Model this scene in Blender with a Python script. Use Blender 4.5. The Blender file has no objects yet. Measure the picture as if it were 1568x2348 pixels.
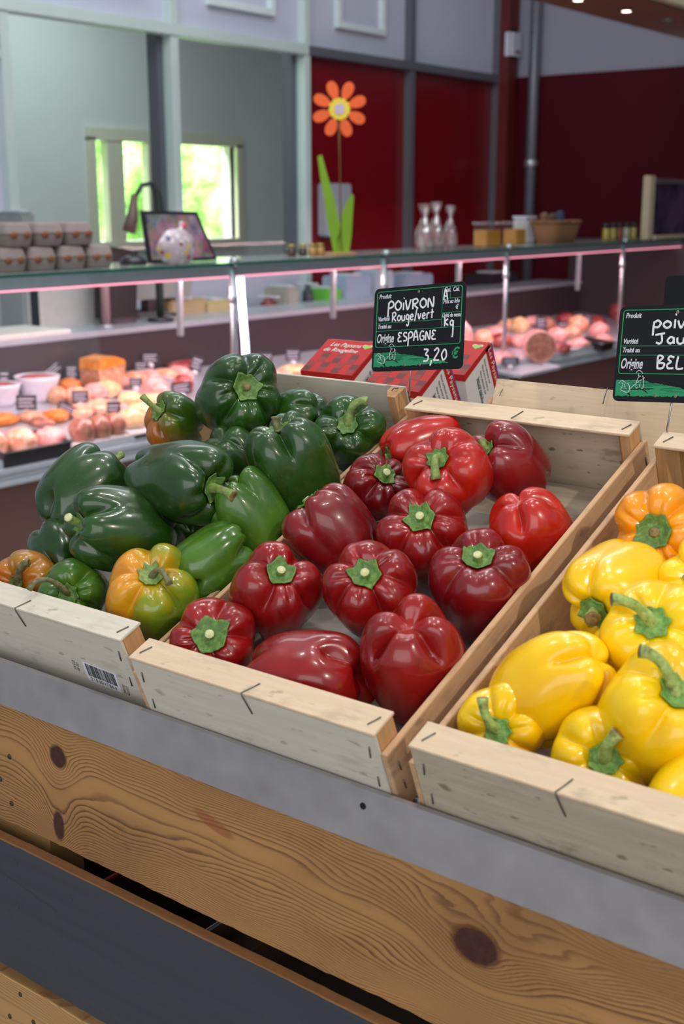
import bpy, bmesh, math, random
from mathutils import Vector, Matrix, noise
PI = math.pi
R_ = math.radians
scene = bpy.context.scene
COL = scene.collection

# ------------------------------------------------------------------ camera
CAM = Vector((0.86512, -0.78311, 0.46141))
YAW, PITCH = R_(37.803), R_(14.101)
FPX = 2814.0
cam_data = bpy.data.cameras.new('camera')
cam = bpy.data.objects.new('camera', cam_data)
COL.objects.link(cam)
cam.location = CAM
cam.rotation_euler = (PI/2 - PITCH, 0, YAW)
cam_data.sensor_fit = 'VERTICAL'
cam_data.sensor_height = 36
cam_data.lens = 36*FPX/2348
cam_data.clip_start = 0.05
cam_data.dof.use_dof = True
cam_data.dof.focus_distance = 1.42
cam_data.dof.aperture_fstop = 7.0
scene.camera = cam

# ------------------------------------------------------------------ light
scene.view_settings.view_transform = 'Standard'
scene.view_settings.look = 'None'
scene.view_settings.gamma = 1
scene.view_settings.exposure = -0.10
scene.view_settings.use_curve_mapping = False
W = bpy.data.worlds.new('world'); scene.world = W; W.use_nodes = True
W.node_tree.nodes['Background'].inputs[0].default_value = (0.80, 0.90, 1.0, 1)
W.node_tree.nodes['Background'].inputs[1].default_value = 0.50

def lamp(kind, name, loc, target, energy, color=(1,1,1), size=0.1, size_y=None, angle=None, blend=.3):
    d = bpy.data.lights.new(name, kind); d.energy = energy; d.color = color
    if kind == 'AREA':
        d.size = size
        if size_y: d.shape = 'RECTANGLE'; d.size_y = size_y
    elif kind == 'SPOT':
        d.shadow_soft_size = size; d.spot_size = angle or R_(60); d.spot_blend = blend
    else: d.shadow_soft_size = size
    o = bpy.data.objects.new(name, d); COL.objects.link(o); o.location = loc
    o.rotation_euler = (Vector(target)-Vector(loc)).to_track_quat('-Z', 'Y').to_euler()
    return o
# unseen area lamp added as front fill, spots of the sales floor, light strips of the cold counter
lamp('AREA', 'front_fill_light', (1.6, -3.6, 1.2), (0.1, 0.2, -.1), 80, (1, .98, .95), 4.2, 2.6)
lamp('SPOT', 'warm_spot', (2.05, -0.35, 1.55), (0.42, 0.28, 0), 75, (1, .90, .74), .035, angle=R_(40), blend=.6)
for i, (x, y) in enumerate([(-.75, .1), (-.15, .55), (.35, -.1), (.55, .75), (-.45, 1.2)]):
    for dx in (-.055, .055):
        lamp('SPOT', 'ceiling_spot', (x+dx, y+dx*.5, 1.75), (x*.6+.1, y*.5+.15, 0), 8.5, (1, .96, .9), .022, angle=R_(75), blend=.7)
lamp('AREA', 'room_light', (-2.2, 3.0, 3.2), (-3.2, 4.5, 0), 130, (.93, .97, 1), 3.0, 3.0)

# ------------------------------------------------------------------ pixel <-> world helpers (1568x2348 frame)
MR = Vector((math.cos(YAW), math.sin(YAW), 0))
FH = Vector((-math.sin(YAW), math.cos(YAW), 0))
MF = FH*math.cos(PITCH) - Vector((0,0,1))*math.sin(PITCH)
MU = Vector((0,0,1))*math.cos(PITCH) + FH*math.sin(PITCH)
def ray(x, y): return MR*((x-784)/FPX) - MU*((y-1174)/FPX) + MF
def at(axis, val, x, y):
    d = ray(x, y); return CAM + d*((val-CAM[axis])/d[axis])
def at_depth(x, y, dep): return CAM + ray(x, y)*dep
AL = R_(21.765)
TILT = Matrix.Rotation(AL, 3, 'X')
def loc2w(u, v, w): return TILT @ Vector((u, v, w))
def at_local(w, x, y):
    c = TILT.inverted() @ CAM; d = TILT.inverted() @ ray(x, y)
    return TILT @ (c + d*((w-c[2])/d[2]))

# ------------------------------------------------------------------ material helpers
def lin(c):
    if isinstance(c, str):
        c = tuple(int(c[i:i+2], 16)/255 for i in (0, 2, 4))
    return tuple(((x+.055)/1.055)**2.4 if x > .04045 else x/12.92 for x in c)
def rgba(c): return (*c[:3], 1)
class NT:
    def __init__(s, name):
        s.m = bpy.data.materials.new(name); s.m.use_nodes = True
        s.t = s.m.node_tree; s.b = s.t.nodes['Principled BSDF']; s.n = s.t.nodes; s.l = s.t.links
    def set(s, **k):
        for a, v in k.items():
            i = s.b.inputs[a.replace('_', ' ')]
            if hasattr(v, 'is_output'): s.l.new(v, i)
            else: i.default_value = rgba(v) if isinstance(v, (tuple, list)) and len(v) == 3 and i.type == 'RGBA' else v
        return s
    def node(s, t, ins=None, **a):
        n = s.n.new(t)
        for k, v in a.items(): setattr(n, k, v)
        for k, v in (ins or {}).items():
            if hasattr(v, 'is_output'): s.l.new(v, n.inputs[k])
            else: n.inputs[k].default_value = v
        return n
    def obj(s): return s.node('ShaderNodeTexCoord').outputs['Object']
    def mapv(s, v, scale=(1,1,1), loc=(0,0,0), rot=(0,0,0)):
        return s.node('ShaderNodeMapping', {0: v, 1: loc, 2: rot, 3: scale}).outputs[0]
    def noise(s, v, scale=5, detail=3, rough=.5, dist=0, out=0):
        return s.node('ShaderNodeTexNoise', {'Vector': v, 'Scale': scale, 'Detail': detail, 'Roughness': rough, 'Distortion': dist}).outputs[out]
    def ramp(s, f, stops, interp='LINEAR'):
        r = s.node('ShaderNodeValToRGB', {0: f}); e = r.color_ramp; e.interpolation = interp
        while len(e.elements) > len(stops): e.elements.remove(e.elements[-1])
        while len(e.elements) < len(stops): e.elements.new(.5)
        for q, (p, c) in zip(e.elements, stops):
            q.position = p; q.color = rgba(c) if not isinstance(c, (int, float)) else (c, c, c, 1)
        return r.outputs[0]
    def mix(s, f, a, b, mode='MIX'):
        n = s.n.new('ShaderNodeMix'); n.data_type = 'RGBA'; n.blend_type = mode
        for i, v in ((0, f), (6, a), (7, b)):
            if hasattr(v, 'is_output'): s.l.new(v, n.inputs[i])
            else: n.inputs[i].default_value = v if i == 0 else rgba(v)
        return n.outputs[2]
    def math(s, op, a, b=0.0, c=0.0, clamp=False):
        n = s.n.new('ShaderNodeMath'); n.operation = op; n.use_clamp = clamp
        for i, v in enumerate((a, b, c)):
            if hasattr(v, 'is_output'): s.l.new(v, n.inputs[i])
            else: n.inputs[i].default_value = v
        return n.outputs[0]
    def bump(s, h, strength=.3, dist=.001):
        s.set(Normal=s.node('ShaderNodeBump', {'Height': h, 'Strength': strength, 'Distance': dist}).outputs[0]); return s
def flat(name, c, rough=.5, metal=0, coat=0, emis=None, es=0, spec=.5, noise_amt=0.06, nscale=30):
    k = NT(name)
    c = lin(c)
    if noise_amt:
        f = k.noise(k.obj(), nscale, 3)
        col = k.mix(f, tuple(x*(1-noise_amt*2) for x in c), tuple(min(1, x*(1+noise_amt*2)) for x in c))
        k.set(Base_Color=col)
    else: k.set(Base_Color=c)
    k.set(Roughness=rough, Metallic=metal, Coat_Weight=coat, Specular_IOR_Level=spec)
    if emis: k.set(Emission_Color=lin(emis), Emission_Strength=es)
    return k.m

def skin(name, stops, scale=14, rough=.27, patch=None, bias=None, dim=1.0):
    """pepper skin: stops = colour ramp over soft noise; bias = direction in which the ramp runs"""
    k = NT(name); o = k.obj(); stops = [(a, tuple(x*dim for x in c)) for a, c in stops]
    rnd = k.node('ShaderNodeObjectInfo').outputs['Random']
    off = k.node('ShaderNodeVectorMath', {0: o}, operation='ADD')
    cmb = k.node('ShaderNodeCombineXYZ', {0: k.math('MULTIPLY', rnd, 7.0), 1: k.math('MULTIPLY', rnd, 3.0), 2: k.math('MULTIPLY', rnd, 5.0)})
    k.l.new(cmb.outputs[0], off.inputs[1]); v = off.outputs[0]
    f = k.noise(v, scale, 3, .55)
    if bias:
        sep = k.node('ShaderNodeSeparateXYZ', {0: o})
        d = k.math('ADD', k.math('MULTIPLY', sep.outputs[0], bias[0]), k.math('ADD', k.math('MULTIPLY', sep.outputs[1], bias[1]), k.math('MULTIPLY', sep.outputs[2], bias[2])))
        f = k.math('ADD', f, d)
    col = k.ramp(f, stops)
    fine = k.noise(v, 160, 2, .6)
    col = k.mix(k.ramp(fine, [(.35, 0), (.75, 1)]), col, k.mix(.86, stops[-1][1], col), 'MIX')
    spk = k.node('ShaderNodeTexVoronoi', {'Vector': v, 'Scale': 110.0})
    k.l.new(k.ramp(spk.outputs['Distance'], [(0, .30), (.035, 0)]), k.n.new('ShaderNodeMath').inputs[0])
    col = k.mix(k.ramp(spk.outputs['Distance'], [(.02, .35), (.05, 0)]), col, (.55, .45, .25))
    k.set(Base_Color=col, Roughness=k.ramp(k.noise(v, 25, 3), [(.3, rough*.8), (.7, rough*1.35)]),
          Coat_Weight=.45, Coat_Roughness=.07, Specular_IOR_Level=.45)
    k.set(Subsurface_Weight=.06, Subsurface_Radius=(.004, .002, .001), Subsurface_Scale=.5)
    k.bump(k.noise(v, 45, 3, .5), .12, .002)
    return k.m
M = {}
M['red'] = skin('red_pepper_skin', [(.25, lin('6b0a10')), (.5, lin('9a1013')), (.68, lin('ae1613')), (.85, lin('c32a14'))], dim=.74)
M['darkred'] = skin('dark_red_pepper_skin', [(.3, lin('6a0c14')), (.55, lin('8c1219')), (.8, lin('a2191a'))], dim=.74)
M['brightred'] = skin('bright_red_pepper_skin', [(.3, lin('a8130e')), (.55, lin('c41c10')), (.75, lin('dd3010')), (.9, lin('e5480f'))], dim=.82)
M['green'] = skin('dark_green_pepper_skin', [(.25, lin('15330d')), (.5, lin('204512')), (.7, lin('2c5716')), (.9, lin('456f1c'))], dim=.85)
M['lightgreen'] = skin('light_green_pepper_skin', [(.25, lin('2f5a15')), (.5, lin('45731c')), (.75, lin('5d8a26')), (.95, lin('79a035'))], dim=.75)
M['greenorange'] = skin('green_orange_pepper_skin', [(.22, lin('c5701c')), (.36, lin('9a7a1a')), (.5, lin('4d6b1a')), (.8, lin('365c16'))], 12, bias=(6, 3, -2), dim=.7)
M['mixed'] = skin('ripening_pepper_skin', [(.28, lin('f09a1e')), (.42, lin('e0a012')), (.52, lin('a89e18')), (.62, lin('75921b')), (.85, lin('5b8222'))], 13, bias=(3.2, 0, 0), dim=.85)
M['orangegreen'] = skin('orange_green_pepper_skin', [(.3, lin('d0561a')), (.5, lin('d8761c')), (.66, lin('b57a1c')), (.85, lin('6f7a20'))], 12, dim=.8)
M['yellow'] = skin('yellow_pepper_skin', [(.2, lin('f5b000')), (.5, lin('ffd000')), (.8, lin('ffe008'))], 9, dim=.95)
M['orange'] = skin('orange_pepper_skin', [(.25, lin('f08a02')), (.55, lin('fba006')), (.85, lin('fcb412'))], 9, dim=.92)
def stemmat(name, a, b, c):
    k = NT(name); o = k.obj()
    f = k.ramp(k.noise(k.mapv(o, (190, 190, 90)), 1, 4, .7), [(.35, 0), (.65, 1)])
    g = k.noise(o, 110, 3, .6)
    col = k.mix(k.ramp(g, [(.5, 0), (.7, 1)]), k.mix(f, lin(a), lin(b)), lin(c))
    k.set(Base_Color=col, Roughness=.55); k.bump(f, .4, .0008); return k.m
M['calyx'] = stemmat('green_calyx', '446a2c', '6f9448', '557233')
M['stem'] = stemmat('green_stem', '66823a', '93a860', '6d6f45')
M['drystem'] = stemmat('dry_stem', '55542f', '82805a', '5c5034')
M['freshstem'] = stemmat('bounce_lit_stem', '86a04a', 'b4c878', '6a6a3a')  # stem and calyx copies with warm bounce light put into the colour
M['freshcalyx'] = stemmat('bounce_lit_calyx', '5a8a3c', '8ab45a', '6a8a40')
M['cut'] = stemmat('cut_stem_end', 'b9bd86', 'd8d6a8', 'a8935c')
M['browncut'] = stemmat('dried_stem_end', '6a5430', '9a8152', '3a2c1a')

def poplar(name, base, dark, spot=.5, axis=0, mould=.5):
    k = NT(name); o = k.obj(); s = [14, 200, 200]; 
    sc = (s[0], s[1], s[2]) if axis == 0 else (s[1], s[0], s[2])
    if axis == 2: sc = (s[1], s[2], s[0])
    g = k.noise(k.mapv(o, sc), 1, 4, .6)
    g2 = k.noise(k.mapv(o, tuple(x*.25 for x in sc)), 1, 3, .5)
    col = k.mix(g, lin(dark), lin(base))
    col = k.mix(k.ramp(g2, [(.35, .35), (.65, 0)]), col, lin(dark))
    m = tuple(40 if i != axis else 14 for i in range(3))
    st = k.noise(k.mapv(o, m), 1, 4, .7)
    big = k.noise(o, 7, 3, .6)
    sp = k.math('MULTIPLY', k.ramp(st, [(.54, 0), (.68, 1)]), k.ramp(big, [(.50-.18*mould, 0), (.72, 1)]))
    col = k.mix(k.math('MULTIPLY', sp, .75*mould), col, (.10, .085, .06))
    fl = k.noise(k.mapv(o, tuple(110 if i != axis else 45 for i in range(3))), 1, 2, .5)
    col = k.mix(k.ramp(fl, [(.66, 0), (.73, min(1, .8*spot))]), col, (.14, .11, .07))
    k.set(Base_Color=col, Roughness=.72, Specular_IOR_Level=.25)
    k.bump(g, .25, .0008); return k.m
M['poplar'] = poplar('poplar_veneer', 'e2ccb2', 'c6ad90', .5, 0, .7)
M['poplar_white'] = poplar('pale_poplar_veneer', 'dfd7ca', 'c6bdac', .5, 0, .5)
M['poplar_grey'] = poplar('weathered_poplar_veneer', 'cdbfaa', 'a59681', .9, 0, 1.0)
M['poplar_v'] = poplar('poplar_side_board', 'dcb995', 'b88f69', .5, 1, .8)
M['pine_post'] = poplar('pine_corner_post', 'd8ac7e', 'b07f50', .2, 2, .15)
M['pine_post_dark'] = poplar('ridged_pine_corner_post', 'c8a070', '8f6a40', .2, 2, .1)
M['spotty'] = poplar('mould_spotted_poplar', 'cfc2ae', 'b5a78f', 1.0, 0, 1.1)
M['staple'] = flat('staple_wire', '6f6a68', .4, .8)
M['paper'] = flat('grey_lining_paper', 'a8a09a', .9, nscale=8)

def pine(name, base, dark, knots, zc, period, contrast=.7, patch=()):
    """flat-sawn pine: growth lines flow round the knots (object x, z in metres)"""
    k = NT(name); o = k.obj(); sep = k.node('ShaderNodeSeparateXYZ', {0: o}); X, Z = sep.outputs[0], sep.outputs[2]
    wob = k.noise(k.mapv(o, (3.4, 3.4, 9)), 1, 2, .5)
    psi = k.math('ADD', k.math('SUBTRACT', Z, zc), k.math('MULTIPLY', k.math('SUBTRACT', wob, .5), .085))
    wob2 = k.noise(k.mapv(o, (12, 12, 60)), 1, 3, .6)
    psi = k.math('ADD', psi, k.math('MULTIPLY', k.math('SUBTRACT', wob2, .5), .006))
    dark_k = None; rim = None
    for (kx, kz, rx, rz, flow) in knots:
        dx = k.math('SUBTRACT', X, kx); dz = k.math('SUBTRACT', Z, kz)
        dxs = k.math('DIVIDE', dx, rx); dzs = k.math('DIVIDE', dz, rz)
        d2 = k.math('ADD', k.math('MULTIPLY', dxs, dxs), k.math('MULTIPLY', dzs, dzs))
        # growth lines pushed aside
        t = k.math('DIVIDE', flow, k.math('ADD', d2, .55))
        psi = k.math('SUBTRACT', psi, k.math('MULTIPLY', t, dz))
        # closed rings right round the knot
        psi = k.math('ADD', psi, k.math('MULTIPLY', .034, k.math('POWER', 2.718, k.math('MULTIPLY', d2, -.11))))
        jit = k.math('ADD', d2, k.math('MULTIPLY', k.math('SUBTRACT', k.noise(o, 90, 2), .5), .5))
        kk = k.ramp(jit, [(.0, 1), (.85, 1), (1.0, 0)]); rr = k.ramp(k.math('MULTIPLY', jit, .5), [(.2, 0), (.5, 1), (.8, 0)])
        dark_k = kk if dark_k is None else k.math('MAXIMUM', dark_k, kk)
        rim = rr if rim is None else k.math('MAXIMUM', rim, rr)
    psi = k.math('POWER', k.math('ABSOLUTE', psi), 1.5)
    ph = k.math('FRACT', k.math('DIVIDE', psi, period))
    ring = k.ramp(ph, [(0, 0), (.5, .12), (.84, 1), (.93, .9), (1, 0)])
    mod = k.noise(k.mapv(o, (3, 3, 24)), 1, 2)
    ring = k.math('MULTIPLY', ring, k.ramp(mod, [(.3, .45), (.65, 1)]))
    fib = k.noise(k.mapv(o, (60, 60, 900)), 1, 3, .6)
    col = k.mix(k.math('MULTIPLY', ring, contrast), lin(base), lin(dark))
    col = k.mix(.18, col, k.mix(fib, lin(dark), lin(base)))
    blotch = k.noise(k.mapv(o, (4, 4, 9)), 1, 3)
    col = k.mix(k.ramp(blotch, [(.45, 0), (.75, .45)]), col, lin(dark))
    for (px, pz, rx, rz) in patch:
        dx = k.math('DIVIDE', k.math('SUBTRACT', X, px), rx); dz = k.math('DIVIDE', k.math('SUBTRACT', k.math('ADD', Z, k.math('MULTIPLY', k.math('SUBTRACT', X, px), .25)), pz), rz)
        d2 = k.math('ADD', k.math('MULTIPLY', dx, dx), k.math('MULTIPLY', dz, dz))
        col = k.mix(k.ramp(d2, [(.6, .6), (1, 0)]), col, lin('8a4a2a'))
    grime = k.math('MULTIPLY', k.ramp(k.noise(k.mapv(o, (30, 30, 160)), 1, 4, .7), [(.55, 0), (.72, 1)]), k.ramp(k.noise(k.mapv(o, (3, 3, 14)), 1, 3), [(.52, 0), (.66, 1)]))
    col = k.mix(k.math('MULTIPLY', grime, .5), col, (.05, .045, .035))
    if rim: 
        col = k.mix(k.math('MULTIPLY', rim, .8), col, lin('5a2e16'))
        col = k.mix(dark_k, col, k.mix(k.noise(o, 120, 3), lin('2a1613'), lin('553026')))
    k.set(Base_Color=col, Roughness=.5, Specular_IOR_Level=.35, Coat_Weight=.12, Coat_Roughness=.3)
    k.bump(k.math('ADD', ring, fib), .15, .0008); return k.m

def galv(name, c='aaa6aa', metal=.45, rough=.42):
    k = NT(name); o = k.obj()
    v = k.node('ShaderNodeTexVoronoi', {'Vector': o, 'Scale': 45.0}).outputs['Distance']
    n = k.noise(o, 16, 4, .6)
    c = lin(c)
    col = k.mix(n, tuple(x*.82 for x in c), tuple(min(1, x*1.12) for x in c))
    col = k.mix(.05, col, v)
    k.set(Base_Color=col, Metallic=metal, Roughness=k.ramp(n, [(.3, rough-.05), (.7, rough+.1)])); k.bump(n, .05, .002); return k.m
M['galv'] = galv('galvanised_sheet')
M['steel'] = flat('brushed_steel', 'b8bcc0', .35, .8)
M['rod'] = flat('sign_rod_steel', 'a8a8a8', .25, 1)

# ------------------------------------------------------------------ mesh helpers
def tag(o, label=None, cat=None, group=None, kind=None):
    if label: o['label'] = label
    if cat: o['category'] = cat
    if group: o['group'] = group
    if kind: o['kind'] = kind
    return o
def empty(name, loc, label=None, cat=None, group=None, rot=None):
    o = bpy.data.objects.new(name, None); COL.objects.link(o); o.location = loc
    o.empty_display_size = .02
    if rot is not None: o.rotation_euler = rot
    return tag(o, label, cat, group)
def link(name, me, mat, parent=None, smooth=False, loc=None):
    if mat is not None and not me.materials:
        for m in (mat if isinstance(mat, list) else [mat]): me.materials.append(m)
    if smooth: me.polygons.foreach_set('use_smooth', [True]*len(me.polygons))
    o = bpy.data.objects.new(name, me); COL.objects.link(o)
    if parent: o.parent = parent
    if loc is not None: o.location = loc
    return o
class MB:
    def __init__(s): s.v = []; s.f = []; s.mi = []
    def add(s, vs, fs, mi=0):
        b = len(s.v); s.v += [tuple(v) for v in vs]; s.f += [tuple(b+i for i in f) for f in fs]; s.mi += [mi]*len(fs); return s
    def box(s, lo, hi, mi=0, bev=0, mat=None):
        x0, y0, z0 = lo; x1, y1, z1 = hi
        if bev <= 0:
            vs = [Vector(p) for p in ((x0,y0,z0),(x1,y0,z0),(x1,y1,z0),(x0,y1,z0),(x0,y0,z1),(x1,y0,z1),(x1,y1,z1),(x0,y1,z1))]
            fs = [(0,3,2,1),(4,5,6,7),(0,1,5,4),(1,2,6,5),(2,3,7,6),(3,0,4,7)]
        else:
            bm = bmesh.new(); bmesh.ops.create_cube(bm, size=1)
            for v in bm.verts: v.co = Vector(((x0+x1)/2+v.co.x*(x1-x0), (y0+y1)/2+v.co.y*(y1-y0), (z0+z1)/2+v.co.z*(z1-z0)))
            bmesh.ops.bevel(bm, geom=bm.edges[:], offset=bev, segments=2, affect='EDGES')
            bm.verts.index_update(); vs = [v.co.copy() for v in bm.verts]; fs = [[v.index for v in f.verts] for f in bm.faces]; bm.free()
        if mat: vs = [mat @ v for v in vs]
        return s.add(vs, fs, mi)
    def prism(s, poly, fn, d0, d1, mi=0):
        """poly: 2D points, fn(a, b, d) -> 3D"""
        n = len(poly); vs = [fn(a, b, d0) for a, b in poly] + [fn(a, b, d1) for a, b in poly]
        fs = [tuple(range(n))[::-1], tuple(range(n, 2*n))] + [(i, (i+1) % n, n+(i+1) % n, n+i) for i in range(n)]
        return s.add(vs, fs, mi)
    def tube(s, pts, rad, n=10, mi=0, cap=True):
        pts = [Vector(p) for p in pts]; rings = []; up = None
        rad = rad if isinstance(rad, (list, tuple)) else [rad]*len(pts)
        for i, p in enumerate(pts):
            t = (pts[min(i+1, len(pts)-1)] - pts[max(i-1, 0)]).normalized()
            if up is None: up = t.orthogonal().normalized()
            up = (up - t*up.dot(t)).normalized(); sd = t.cross(up)
            rings.append([p + (up*math.cos(a)+sd*math.sin(a))*rad[i] for a in (2*PI*j/n for j in range(n))])
        vs = [v for r in rings for v in r]; fs = []
        for i in range(len(pts)-1):
            for j in range(n): fs.append((i*n+j, i*n+(j+1) % n, (i+1)*n+(j+1) % n, (i+1)*n+j))
        if cap: fs += [tuple(range(n))[::-1], tuple((len(pts)-1)*n+j for j in range(n))]
        return s.add(vs, fs, mi)
    def lathe(s, prof, n=24, c=(0,0,0), mi=0, sx=1, sy=1, cap=True):
        vs = [(c[0]+r*math.cos(2*PI*j/n)*sx, c[1]+r*math.sin(2*PI*j/n)*sy, c[2]+z) for r, z in prof for j in range(n)]
        fs = [(i*n+j, i*n+(j+1) % n, (i+1)*n+(j+1) % n, (i+1)*n+j) for i in range(len(prof)-1) for j in range(n)]
        if cap: fs += [tuple(range(n))[::-1], tuple((len(prof)-1)*n+j for j in range(n))]
        return s.add(vs, fs, mi)
    def mesh(s, name='mesh'):
        me = bpy.data.meshes.new(name); me.from_pydata(s.v, [], s.f)
        me.polygons.foreach_set('material_index', s.mi); me.validate(); me.update()
        bm = bmesh.new(); bm.from_mesh(me); bmesh.ops.recalc_face_normals(bm, faces=bm.faces[:]); bm.to_mesh(me); bm.free()
        return me
    def build(s, name, mat, parent=None, smooth=False, loc=None): return link(name, s.mesh(name), mat, parent, smooth, loc)
def struct(name, mb, mat, smooth=False):
    return tag(mb.build(name, mat, None, smooth), kind='structure')
def autosmooth(o, ang=35):
    me = o.data; me.polygons.foreach_set('use_smooth', [True]*len(me.polygons)); me.set_sharp_from_angle(angle=R_(ang)); return o

def archglass(name, tint=(1, 1, 1), refl=1.0, rough=.02, haze=0):
    k = NT(name); t = k.t; t.nodes.remove(k.b)
    tr = k.node('ShaderNodeBsdfTransparent', {0: rgba(tint)}); gl = k.node('ShaderNodeBsdfGlossy', {'Color': (1, 1, 1, 1), 'Roughness': rough})
    fr = k.node('ShaderNodeLayerWeight', {'Blend': .5}); mx = k.node('ShaderNodeMixShader', {0: k.math('MULTIPLY', k.math('ADD', .04, k.math('MULTIPLY', .9, k.math('POWER', fr.outputs['Facing'], 5.0))), refl, clamp=True), 1: tr.outputs[0], 2: gl.outputs[0]})
    last = mx
    if haze:
        df = k.node('ShaderNodeBsdfDiffuse', {0: (.8, .8, .8, 1)}); last = k.node('ShaderNodeMixShader', {0: haze, 1: mx.outputs[0], 2: df.outputs[0]})
    k.l.new(last.outputs[0], t.nodes['Material Output'].inputs[0]); return k.m
M['pane'] = archglass('office_pane', (.95, .98, .97), .12)

# ------------------------------------------------------------------ room
XC = -2.87                    # customer edge of the cold counter
XW = -4.60                    # wall behind the counter
YR = 8.45                     # red wall at the far end
FLOOR = -1.0
M['floor'] = flat('grey_floor', '8d8680', .4, nscale=3)
struct('floor', MB().box((-9, -3, FLOOR-.05), (5, 12, FLOOR)), M['floor'])
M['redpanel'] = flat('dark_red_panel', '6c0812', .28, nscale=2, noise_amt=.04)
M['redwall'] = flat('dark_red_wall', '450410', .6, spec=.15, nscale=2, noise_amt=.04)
M['greywall'] = flat('grey_white_wall', 'b4b6c6', .7, nscale=2, noise_amt=.03)
M['alu'] = flat('grey_green_aluminium', 'c2d0cc', .35, .2, nscale=2)
M['alu_dark'] = flat('dark_aluminium', '6a6a72', .4, .4, nscale=2)
M['whiteroom'] = flat('pale_office_wall', 'd6d4da', .7, nscale=2, noise_amt=.03)
# partition: mullions at measured spacing, rail at z RZ
RZ = 1.44
my = [3.42, 4.63, 5.85, 7.07, 8.30]
def wallbox(name, y0, y1, z0, z1, mat, x0=XW-.04, x1=XW-.02): return struct(name, MB().box((x0, y0, z0), (x1, y1, z1)), mat)
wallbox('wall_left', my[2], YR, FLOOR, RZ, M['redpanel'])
wallbox('wall_upper', 0, YR, RZ, 3.4, M['greywall'])
wallbox('wall_lower', 0, my[2], FLOOR, 0.1, M['greywall'])
wallbox('wall_near_panel', 0.5, my[0]-.03, 1.22, RZ+1.0, M['redpanel'], XW-.02, XW-.01)
wallbox('wall_near_lower', 0.5, my[0]-.03, 0.0, 1.18, M['greywall'])
for i, y in enumerate(my):
    w = .05 if i != 4 else .03
    mt = M['alu'] if i < 3 else M['alu_dark']
    struct('trim_%d' % (i+1), MB().box((XW-.04, y-w/2-.01, FLOOR), (XW+.04, y+w/2, RZ-.03 if i == 0 else 3.4), bev=.004), mt)
    if i in (1, 2):
        struct('trim_%d' % (i+20), MB().box((XW-.13, y-.075, 0), (XW-.041, y-.02, RZ), bev=.004), M['alu_dark'])
struct('trim_6', MB().box((XW-.04, 0.5, RZ-.03), (XW+.05, my[2], RZ+.035), bev=.004), M['alu'])
struct('trim_7', MB().box((XW-.04, my[2], RZ-.03), (XW+.05, YR-.1, RZ+.03), bev=.004), M['alu_dark'])
struct('trim_8', MB().box((XW-.04, 0.5, 1.18), (XW+.04, my[0]-.03, 1.22), bev=.004), M['alu'])
# frames on the upper wall
for i, (y0, y1) in enumerate([(4.95, 5.55), (3.75, 4.4), (6.2, 6.75)]):
    f = MB()
    for a, b in (((XW-.02, y0, 1.62), (XW+.02, y1, 1.66)), ((XW-.02, y0, 3.0), (XW+.02, y1, 3.04)), ((XW-.02, y0, 1.66), (XW+.02, y0+.04, 3.0)), ((XW-.02, y1-.04, 1.66), (XW+.02, y1, 3.0))): f.box(a, b)
    struct('window_%d' % (i+2), f, flat('pale_frame', 'c9d3d4', .4))
# office behind the glass with a window to the garden
XO = XW-2.6
struct('wall_office_left', MB().box((XO, 2.6, FLOOR), (XW-.06, 2.7, 2.4)), M['whiteroom'])
struct('wall_office_right', MB().box((XO, 9.4, FLOOR), (XW-.32, 9.5, 2.4)), M['whiteroom'])
struct('ceiling_spill_block', MB().box((XO-.3, 2.5, 2.4), (XW-.05, 9.6, 2.46)), M['whiteroom'])  # lid added out of view to block garden spill and sky light
struct('wall_office_floor', MB().box((XO, 2.6, FLOOR-.01), (XW-.06, 9.5, FLOOR+.01)), M['floor'])
wa = at(0, XO, 212, 315); wb = at(0, XO, 540, 545); wy0, wy1, wz1, wz0 = wa.y, wb.y, wa.z, wb.z
wl = MB()
wl.box((XO-.15, 2.6, FLOOR), (XO, wy0, 2.4)).box((XO-.15, wy1, FLOOR), (XO, 9.5, 2.4)).box((XO-.15, wy0, wz1), (XO, wy1, 2.4)).box((XO-.15, wy0, FLOOR), (XO, wy1, wz0))
struct('wall_office_back', wl, M['whiteroom'])
fr = MB(); fw = .07
fr.box((XO-.05, wy0-.08, wz1-.02), (XO+.04, wy1+.08, wz1+.08)).box((XO-.05, wy0-.08, wz0-.08), (XO+.04, wy1+.08, wz0))
fr.box((XO-.05, wy0-.08, wz0), (XO+.04, wy0, wz1)).box((XO-.05, wy1, wz0), (XO+.04, wy1+.08, wz1))
for px in (267, 358):
    c = at(0, XO, px, 430).y; fr.box((XO-.05, c-.11, wz0), (XO+.03, c+.07, wz1))
struct('window_1', fr, flat('pale_window_frame', 'd5cfc2', .5))
struct('window_6', MB().box((XW-.012, my[0]+.03, 0.1), (XW-.006, my[1]-.04, RZ-.03)).box((XW-.012, my[1]+.03, 0.1), (XW-.006, my[2]-.04, RZ-.03)), M['pane'])
lamp('AREA', 'office_light', (XW-1.2, 5.4, 2.3), (XW-1.4, 5.6, 0), 60, (.80, 1, .90), 1.5, 2.5)
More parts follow.
